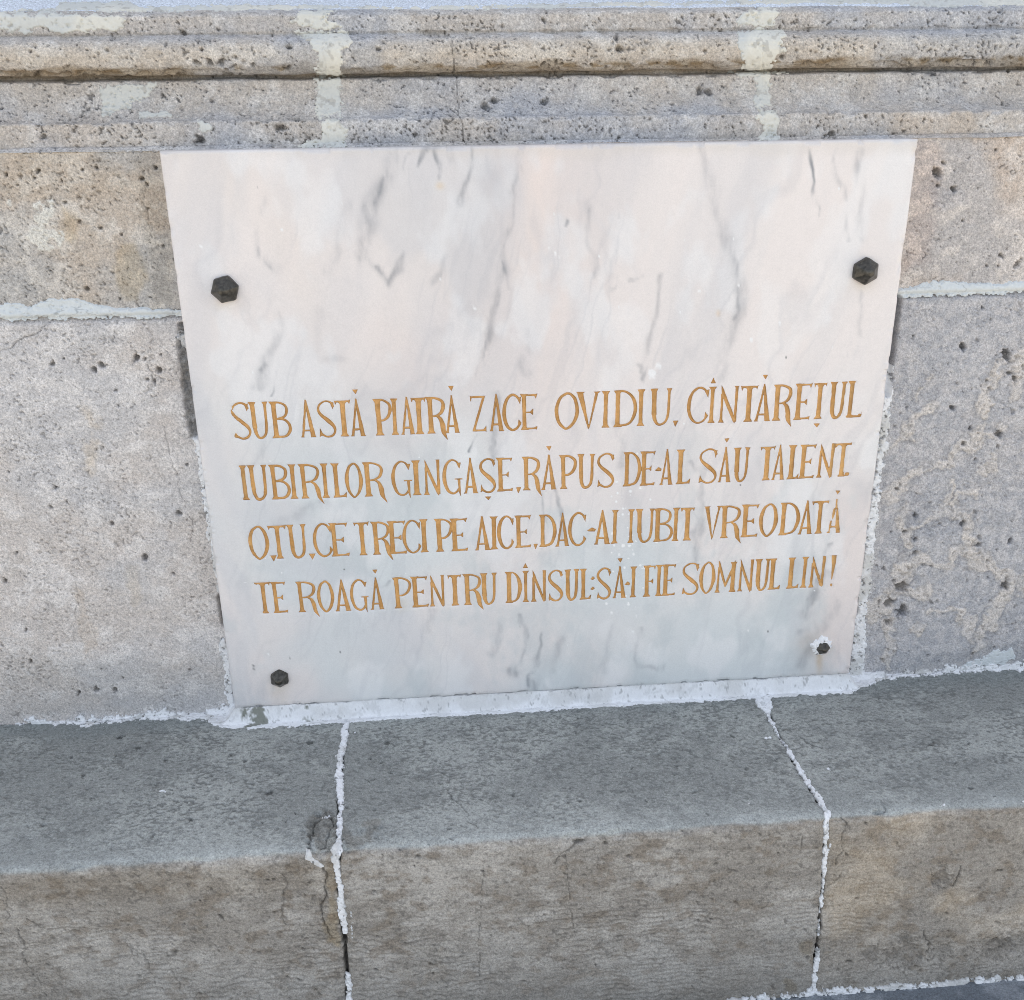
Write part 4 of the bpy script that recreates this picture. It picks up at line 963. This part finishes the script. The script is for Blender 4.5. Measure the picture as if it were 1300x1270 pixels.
for li, ln in enumerate(LINES):
    b = np.array(ln['b']); t = np.array(ln['t'])
    for ch, l, r in ln['g']:
        xm = (l + r) / 2
        yb, yt = np.interp(xm, b[:, 0], b[:, 1]), np.interp(xm, t[:, 0], t[:, 1])
        ym = (yb + yt) / 2
        c0_ = hit_plaque(xm, ym)
        pa, pb = proj(np.array([c0_[0], c0_[1], c0_[2] + 0.01])), proj(c0_)
        k_ = (pa[0] - pb[0]) / (pa[1] - pb[1])          # sideways drift of an upright per pixel down
        hh_ = (yb - yt) / 2
        bch = BASE.get(ch, ch)
        # where each side's extreme sits: 't' top, 'b' bottom, 'm' middle, 'f' anywhere along a full upright
        LS, RS = {'T': 'tt', 'V': 'tt', 'A': 'bb', 'L': 'fb', 'P': 'ft', 'F': 'ft', 'O': 'mm', 'C': 'mm', 'G': 'mm', 'S': 'mm', 'D': 'fm', 'B': 'fm', 'R': 'ft', 'N': 'ff', 'U': 'fm'}.get(bch, 'ff' if bch in 'IEZM!' else 'mm')
        def side(x, s_, sgn):
            if s_ == 't': return x + k_ * hh_
            if s_ == 'b': return x - k_ * hh_
            if s_ == 'm': return x
            return x + sgn * abs(k_) * hh_ * 0.9
        l2, r2 = side(l, LS, 1), side(r, RS, -1)
        x0, x1 = hit_plaque(l2, ym)[0], hit_plaque(r2, ym)[0]
        zb = hit_plaque(xm, yb)[2]; zt = hit_plaque(xm, yt)[2]
        pad = 0.004
        H = zt - zb
        i0, i1 = np.searchsorted(up_, x0 - pad - 0.004), np.searchsorted(up_, x1 + pad + 0.004)
        j0, j1 = np.searchsorted(-zz, -(zt + 0.34 * H + pad)), np.searchsorted(-zz, -(zb - 0.30 * H - pad))
        sl = (slice(i0, i1), slice(j0, j1))
        info.append((ch, (x0 + x1) / 2, zb, x1 - x0))
        d = glyph(ch, x0, x1, zb, zt, gx[sl], gz[sl], len(info)) + wn[sl]
        OWN[sl] = np.where(d < SD[sl], len(info), OWN[sl])
        SD[sl] = np.minimum(SD[sl], d)
SD += 0.00008
depth = np.clip(-SD * 2.4, 0, 0.0013) + np.clip(-SD * 0.5, 0, 0.0014)
slab.h -= np.where(SD < 0, depth + 0.0, 0)
slab.h -= 0.00025 * np.exp(-np.clip(SD, 0, 1) / 0.0004) * (SD < 0.002)

# ------------------------------------------------------------------ marble: colour, and veins in the stone itself
U, Z = slab.U, -slab.V
X, Y = slab.X, slab.Y
w1_ = fbm(U * 4, Z * 3, 3, 601)
c = np.ones(U.shape + (3,), np.float32) * lin(232, 226, 223)
c = mix(c, lin(236, 221, 213), 0.8 * np.exp(-(((X - 610 + 0.15 * (Y - 400)) / 130) ** 2)) * sst(-0.5, 0.5, fbm(U * 7, Z * 3, 3, 602) + 0.3) * sst(720, 420, Y))
c = mix(c, lin(232, 222, 214), 0.5 * sst(-0.1, 0.5, fbm(U * 6 + Z, Z * 2.5, 3, 603)) * sst(600, 300, Y))
c = mix(c, lin(212, 221, 223), 0.75 * sst(-0.5, 0.6, fbm(U * 6, Z * 5, 3, 604)) * sst(420, 640, Y))  # cooler tint over the lower half
c = mix(c, lin(234, 220, 214), 0.7 * sst(1010, 1080, X + 0.1 * (Y - 600)) * sst(560, 660, Y))
c = mix(c, lin(206, 208, 212), 0.45 * sst(0.05, 0.7, fbm(U * 12 + Z * 3 + w1_, Z * 3, 4, 605)))
c = mix(c, lin(238, 238, 238), 0.5 * sst(0.1, 0.6, fbm(U * 18, Z * 12, 4, 606)))
ac = U - 0.30 * Z
band = fbm(ac * 16 + 0.5 * w1_, Z * 2.6, 4, 630, 0.55)
c = mix(c, lin(188, 191, 198), 0.24 * sst(-0.1, 0.9, band) * (0.45 + 0.55 * sst(760, 420, Y)))
c = mix(c, lin(243, 233, 227), 0.35 * sst(-0.1, 0.8, -band) * sst(640, 420, Y))
for sc_, am_, sd_ in ((11, 0.13, 631), (24, 0.12, 633), (46, 0.10, 635)):
    rr2 = 1 - abs(fbm(ac * sc_ + 0.8 * w1_ + 0.25 * fbm(U * 30, Z * 18, 3, sd_ + 9), Z * sc_ * 0.14, 3, sd_))
    c = mix(c, lin(150, 154, 164), am_ * sst(0.80, 1.0, rr2) ** 2 * sst(-0.05, 0.55, fbm(U * 7 + sc_, Z * 5, 3, sd_ + 1)))
c = mix(c, lin(196, 204, 206), 0.45 * sst(0.1, 0.7, fbm(U * 13, Z * 9, 5, 640, 0.6)) * sst(480, 640, Y))
# hairlike grey streaks following the bedding
rg = 1 - abs(fbm(U * 9 + Z * 2.2 + 0.5 * w1_, Z * 1.6 - U * 0.4, 4, 607))
c = mix(c, lin(176, 178, 184), 0.26 * sst(0.84, 1.0, rg) * sst(-0.1, 0.5, fbm(U * 5, Z * 5, 3, 608)))
VE = [([(505, 190), (486, 225), (470, 270), (463, 305), (458, 330)], [4, 6, 7, 7, 4], .42, 7), ([(460, 328), (474, 345), (482, 355), (493, 362), (505, 345), (516, 318)], [3, 3, 2.5, 2, 1.6, 1], .36, 5),
      ([(474, 342), (478, 352)], 3, .65, 2), ([(526, 190), (516, 200), (512, 212)], [2, 1.2, .6], .75, 1.5), ([(545, 191), (536, 200), (532, 214)], [4, 3, 1], .9, 2), ([(560, 190), (552, 195), (556, 225), (553, 232)], [6, 3, 1, 1], .7, 2.5), ([(575, 190), (566, 215)], 2, .4, 4),
      ([(603, 195), (592, 225), (584, 262)], [2, 2, 1.6], .55, 3), ([(667, 188), (658, 225), (647, 285), (638, 345), (621, 401), (613, 450), (600, 475)], [3, 3, 2.6, 3, 4, 4, 3], .48, 5), ([(612, 440), (616, 452)], 2.5, .8, 2), ([(638, 330), (640, 370)], [1, 1], .5, 2),
      ([(889, 188), (898, 225), (920, 290), (935, 330), (938, 390), (925, 440), (912, 485)], [2, 4, 6, 6, 6, 5, 4], .34, 7), ([(936, 330), (937, 370), (930, 410)], 1, .4, 2),
      ([(1028, 184), (1032, 205), (1035, 235), (1037, 280)], [1, 1.6, 1.4, 1.2], .75, 1.6), ([(1064, 190), (1066, 225), (1070, 260), (1078, 308)], 2, .38, 3), ([(1092, 195), (1090, 240), (1094, 308)], 3, .36, 5), ([(1097, 375), (1095, 430)], 1, .28, 3),
      ([(781, 317), (778, 361)], 1, .45, 1.5), ([(774, 363), (785, 358), (800, 350), (822, 345)], [1.6, 1.6, 1, 1], .5, 2.5), ([(843, 352), (838, 390), (830, 428), (820, 475)], 1.6, .35, 3), ([(787, 250), (788, 275)], 1, .4, 2),
      ([(674, 421), (672, 450), (664, 480)], [1.5, 3, 4], .3, 4), ([(724, 278), (722, 285)], 1.6, .6, 1.6), ([(752, 255), (752, 350)], 1, .25, 4), ([(740, 250), (750, 262)], 3, .25, 4),
      ([(338, 246), (330, 285), (322, 321)], [2, 3, 3], .26, 5), ([(325, 320), (326, 336), (342, 346)], [1, 1.6, 1], .6, 2), ([(325, 330), (345, 345), (352, 342)], 4, .28, 5), ([(354, 403), (350, 430), (338, 468), (330, 490)], [3, 4, 5, 4], .30, 6), ([(340, 464), (334, 470)], 2.5, .5, 2.5), ([(352, 473), (348, 504)], .8, .5, 1.5),
      ([(447, 262), (436, 296), (417, 343)], [3, 3, 3], .26, 6), ([(512, 321), (500, 345), (493, 360)], 1, .35, 3), ([(568, 330), (560, 350), (545, 360)], 2, .28, 4), ([(486, 218), (475, 262)], 1, .4, 3), ([(402, 395), (398, 450), (430, 458)], 3, .16, 7),
      ([(340, 560), (338, 590)], 2, .35, 4), ([(335, 545), (342, 575)], 5, .2, 6), ([(602, 555), (596, 575)], [1, 1.2], .8, 1.2), ([(626, 500), (625, 546), (623, 582)], [2, 3, 2.5], .5, 3), ([(691, 624), (692, 660)], 1, .45, 1.6), ([(711, 625), (713, 660), (714, 680)], [1, 2, 1], .55, 2), ([(780, 540), (792, 560), (788, 590)], 3, .3, 5),
      ([(893, 605), (889, 632), (886, 684), (880, 712)], [2, 3, 3, 3], .36, 4), ([(1057, 688), (1049, 706)], 2, .55, 2), ([(1061, 769), (1037, 803), (1016, 850)], [4, 5, 4], .38, 8), ([(1045, 722), (1035, 755), (1018, 780)], [2, 4, 4], .5, 4),
      ([(687, 806), (683, 829), (671, 871)], [1, 1.6, 2], .7, 2), ([(664, 783), (663, 830), (660, 860)], [1, 2, 3], .4, 3), ([(635, 800), (628, 812), (624, 832)], [4, 5, 2], .32, 4), ([(650, 850), (668, 862), (690, 878)], [4, 5, 4], .45, 5), ([(714, 817), (700, 850)], 3, .25, 5),
      ([(813, 799), (809, 842)], 1.5, .35, 3), ([(813, 846), (841, 844)], 2, .35, 3), ([(775, 795), (766, 850)], 2, .22, 5), ([(540, 730), (548, 760), (545, 800)], 3, .22, 6), ([(448, 806), (460, 804)], 2, .3, 3), ([(880, 590), (886, 600), (900, 596)], 2, .4, 3), ([(815, 465), (828, 470), (822, 485)], 2, .5, 3), ([(770, 700), (790, 715)], 3, .2, 5),
      ([(408, 640), (350, 660)], 3, .26, 7), ([(490, 742), (498, 735)], 1, .5, 2), ([(1015, 800), (1030, 790)], 2, .3, 5)]
VC = lin(112, 118, 128)
for pts, wd, am, soft in VE:
    D, W = slab.dist(pts, wd, warp=7, wseed=31, wf=28, pad=34)
    t = am * np.exp(-(np.clip(D - W * 0.25, 0, 99) / (0.45 * W + 0.55 * soft + 0.4)) ** 2) * np.clip(0.62 + 0.9 * fbm(U * 75, Z * 30, 4, 609, 0.6), 0.05, 1.3)
    c = mix(c, VC * 1.0, np.clip(t, 0, 1) * 0.80)
# rust run under the lower right nut, brownish halo under others
def halo(cx, cy, rx, ry, rgb, am):
    global c
    t = am * np.exp(-(((X - cx) / rx) ** 2 + ((Y - cy) / ry) ** 2)) * (1 + 0.4 * fbm(U * 90, Z * 90, 3, 610))
    c = mix(c, c * np.array(rgb), np.clip(t, 0, 1))
halo(1040, 838, 4, 14, (0.90, 0.72, 0.50), 0.8); halo(1032, 818, 22, 16, (0.80, 0.72, 0.66), 0.6); halo(354, 880, 12, 14, (0.93, 0.88, 0.80), 0.7)
halo(288, 386, 14, 8, (0.94, 0.88, 0.80), 0.6); halo(1096, 364, 14, 8, (0.94, 0.90, 0.82), 0.5); halo(558, 236, 6, 5, (1.0, 0.88, 0.70), 0.6)
halo(912, 398, 3, 4, (1.0, 0.85, 0.65), 0.7); halo(510, 768, 8, 8, (1, 0.93, 0.8), 0.5)
# white paint flecks, thick round (800, 690)
for k in range(120):
    if k < 62:
        x, y = 800 + rng.normal(0, 14), 690 + rng.normal(0, 62); r = rng.uniform(0.6, 2.0)
    else:
        x, y = rng.uniform(240, 1130), rng.uniform(220, 850); r = rng.uniform(0.4, 1.1)
    m = (abs(X - x) < 8) & (abs(Y - y) < 8)
    d = np.hypot(X[m] - x, (Y[m] - y) * rng.uniform(0.8, 1.6)); c[m] = mix(c[m], lin(246, 247, 247), 0.85 * (1 - sst(r * 0.6, r * 1.3, d)))
for x, y, r in [(888, 370, 3), (954, 432, 3), (990, 411, 2.4), (705, 322, 2.2), (710, 328, 1.6), (697, 316, 1.6), (603, 392, 2.5), (559, 355, 1.5), (828, 475, 6), (835, 465, 4), (1065, 240, 1.6), (358, 291, 2), (938, 363, 1.6)]:
    m = (abs(X - x) < 12) & (abs(Y - y) < 12)
    d = np.hypot(X[m] - x, Y[m] - y) * (1 + 0.4 * vn(U[m] * 300, Z[m] * 300, 3)); c[m] = mix(c[m], lin(246, 246, 246), 0.8 * (1 - sst(r * 0.5, r * 1.2, d)))
for x, y, r in [(368, 835, 1.1), (437, 723, 1), (998, 454, 1), (327, 239, 1), (322, 846, 1.3), (323, 850, 1), (432, 828, 1), (940, 616, 1), (975, 802, 1), (660, 795, .8), (1040, 715, .8)]:
    m = (abs(X - x) < 6) & (abs(Y - y) < 6)
    d = np.hypot(X[m] - x, Y[m] - y); c[m] = mix(c[m], lin(70, 70, 74), 0.8 * (1 - sst(r * 0.5, r * 1.5, d)))
c = mix(c, lin(214, 206, 196), 0.35 * sst(206, 186, Y + 6 * fbm(U * 20, Z * 20, 3, 611)))
# a bruised top edge
slab.h -= 0.0022 * sst(0.25, 0.6, fbm(U * 70, Z * 70, 3, 612)) * ((abs(Z - zB) < 0.004) | (abs(abs(U) - W2) < 0.004) | (abs(Z - zA) < 0.004))
slab.h += 0.0003 * fbm(U * 5, Z * 5, 2, 615) * (SD > 0.002)
c *= (1 + 0.012 * vn(U * 500, Z * 500, 613) + 0.012 * fbm(U * 150, Z * 150, 3, 614))[..., None]
slab.col = c.astype(np.float32)

# split the face along the carved outlines: slab outside, one painted letter inside each outline
n, m = gx.shape
Vt = (slab.P + slab.N * slab.h[..., None]).reshape(-1, 3)
gold = mix(lin(220, 172, 108), lin(204, 156, 94), sst(-0.4, 0.4, fbm(gx * 60, gz * 60, 3, 620)))
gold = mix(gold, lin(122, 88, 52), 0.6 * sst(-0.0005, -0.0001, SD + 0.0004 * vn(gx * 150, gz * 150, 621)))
gold = gold * (1 + 0.10 * vn(gx * 700, gz * 500, 622))[..., None]
q = grid_quads(n, m); none = np.zeros((0, 3), int)
fr = SD.reshape(-1)
oq, ot, out, _ = clip(fr, q, none, [Vt, slab.col.reshape(-1, 3)])
mk('marble_slab', out[0], oq, ot, M_marble, plq, out[1])
box('slab_core', (-W2 + 0.004, -PLT + 0.008 + LEAN * ZB, ZB + 0.004), (W2 - 0.004, 0.0, ZB + PLH - 0.004), M_core, plq)
neg = (fr < 0)[q].any(1)
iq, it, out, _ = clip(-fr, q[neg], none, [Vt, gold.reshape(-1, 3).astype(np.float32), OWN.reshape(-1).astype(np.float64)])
own = np.rint(out[2]).astype(int)
fo = np.concatenate([own[iq].max(1), own[it].max(1)]) if len(it) else own[iq].max(1)
NM = {',': 'carved_comma', '.': 'carved_full_stop', ':': 'carved_colon', '-': 'carved_hyphen', '!': 'carved_exclamation_mark'}
nq = len(iq)
for k in range(1, len(info) + 1):
    qq, tt = iq[fo[:nq] == k], it[fo[nq:] == k]
    if len(qq) + len(tt) == 0:
        continue
    used = np.zeros(len(out[0]), bool); used[qq.ravel()] = 1; used[tt.ravel()] = 1
    rm = np.cumsum(used) - 1
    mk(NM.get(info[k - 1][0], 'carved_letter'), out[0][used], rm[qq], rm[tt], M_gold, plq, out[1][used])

# ------------------------------------------------------------------ the four dome nuts
def nut(px, py, R, rot, name='dome_nut', mat=M_bronze, tip=0.0):
    P0 = hit_plaque(px, py)
    rings = [(1.0, -0.002), (1.0, 0.005), (0.965, 0.0062), (0.80, 0.0088), (0.62, 0.0116), (0.50, 0.0134), (0.42, 0.0150), (0.30, 0.0164), (0.15, 0.0172), (0.0001, 0.0174)]
    ns = 72; V = []
    for ri, (f, h) in enumerate(rings):
        blend = np.clip((f - 0.25) / 0.35, 0, 1)         # hexagonal outside, round at the dome
        for k in range(ns):
            a = 2 * math.pi * k / ns
            ah = ((a - rot) + math.pi / 6) % (math.pi / 3) - math.pi / 6
            # apothem-based hexagon with slightly eased corners
            hexr = math.cos(math.pi / 6) / math.cos(math.pi / 6 - abs(ah)) 
            hexr = min(hexr, 0.975)
            rr_ = R * f * (hexr * blend + 0.92 * (1 - blend))
            rr_ *= 1 + 0.012 * math.sin(3 * a + px) + 0.008 * math.sin(7 * a + py)
            V.append([P0[0] + rr_ * math.cos(a), P0[1] - h * R / 0.016, P0[2] + rr_ * math.sin(a)])
    V = np.array(V); q = []
    for r in range(len(rings) - 1):
        for k in range(ns):
            q.append([r * ns + k, r * ns + (k + 1) % ns, (r + 1) * ns + (k + 1) % ns, (r + 1) * ns + k])
    o = mk(name, V, np.array(q), none, mat, plq)
    md = o.modifiers.new('edge', 'EDGE_SPLIT'); md.split_angle = math.radians(24)
    return o
nut(286.2, 367, 0.0163, math.radians(12))['label'] = 'dark hexagonal dome nut at the upper left corner'
nut(1097.5, 344, 0.0165, math.radians(30))['label'] = 'dark hexagonal dome nut at the upper right corner'
nut(355.2, 860.5, 0.0130, math.radians(30))['label'] = 'dark hexagonal dome nut at the lower left corner'
nt4 = nut(1044, 822, 0.0100, math.radians(3)); nt4['label'] = 'smaller dark nut in a ring of white mortar'
# mortar collar round the small nut
c4 = hit_plaque(1044, 822)
na, nr = 96, 14; V = []; cc = []
for i in range(nr):
    f = i / (nr - 1)
    for k in range(na):
        a = 2 * math.pi * k / na
        off = 0.55 + 0.45 * math.cos(a - math.radians(125))
        ro = 0.0098 + 0.0075 * off + 0.0016 * math.sin(5 * a) * off + 0.0012 * math.sin(11 * a + 1) + 0.0008 * math.sin(23 * a)
        r = 0.006 + (ro - 0.006) * f
        hh = 0.0035 * (1 - f ** 3) + 0.0007 * math.sin(9 * a + 14 * f) * (1 - f) - 0.0008 * (f > 0.99)
        V.append([c4[0] + r * math.cos(a), c4[1] - hh, c4[2] + r * math.sin(a)])
q = [[i * na + k, i * na + (k + 1) % na, (i + 1) * na + (k + 1) % na, (i + 1) * na + k] for i in range(nr - 1) for k in range(na)]
V = np.array(V)
mk('mortar_collar', V, np.array(q)[:, ::-1], none, M_mortar, plq, white(V[:, 0], V[:, 2], np.full(len(V), 5.0)))
print('triangles about', sum(sum(len(p.vertices) - 2 for p in o.data.polygons) for o in bpy.data.objects if o.type == 'MESH' and len(o.data.polygons) < 5000) if False else sum(2 * len(o.data.polygons) for o in bpy.data.objects if o.type == 'MESH'))
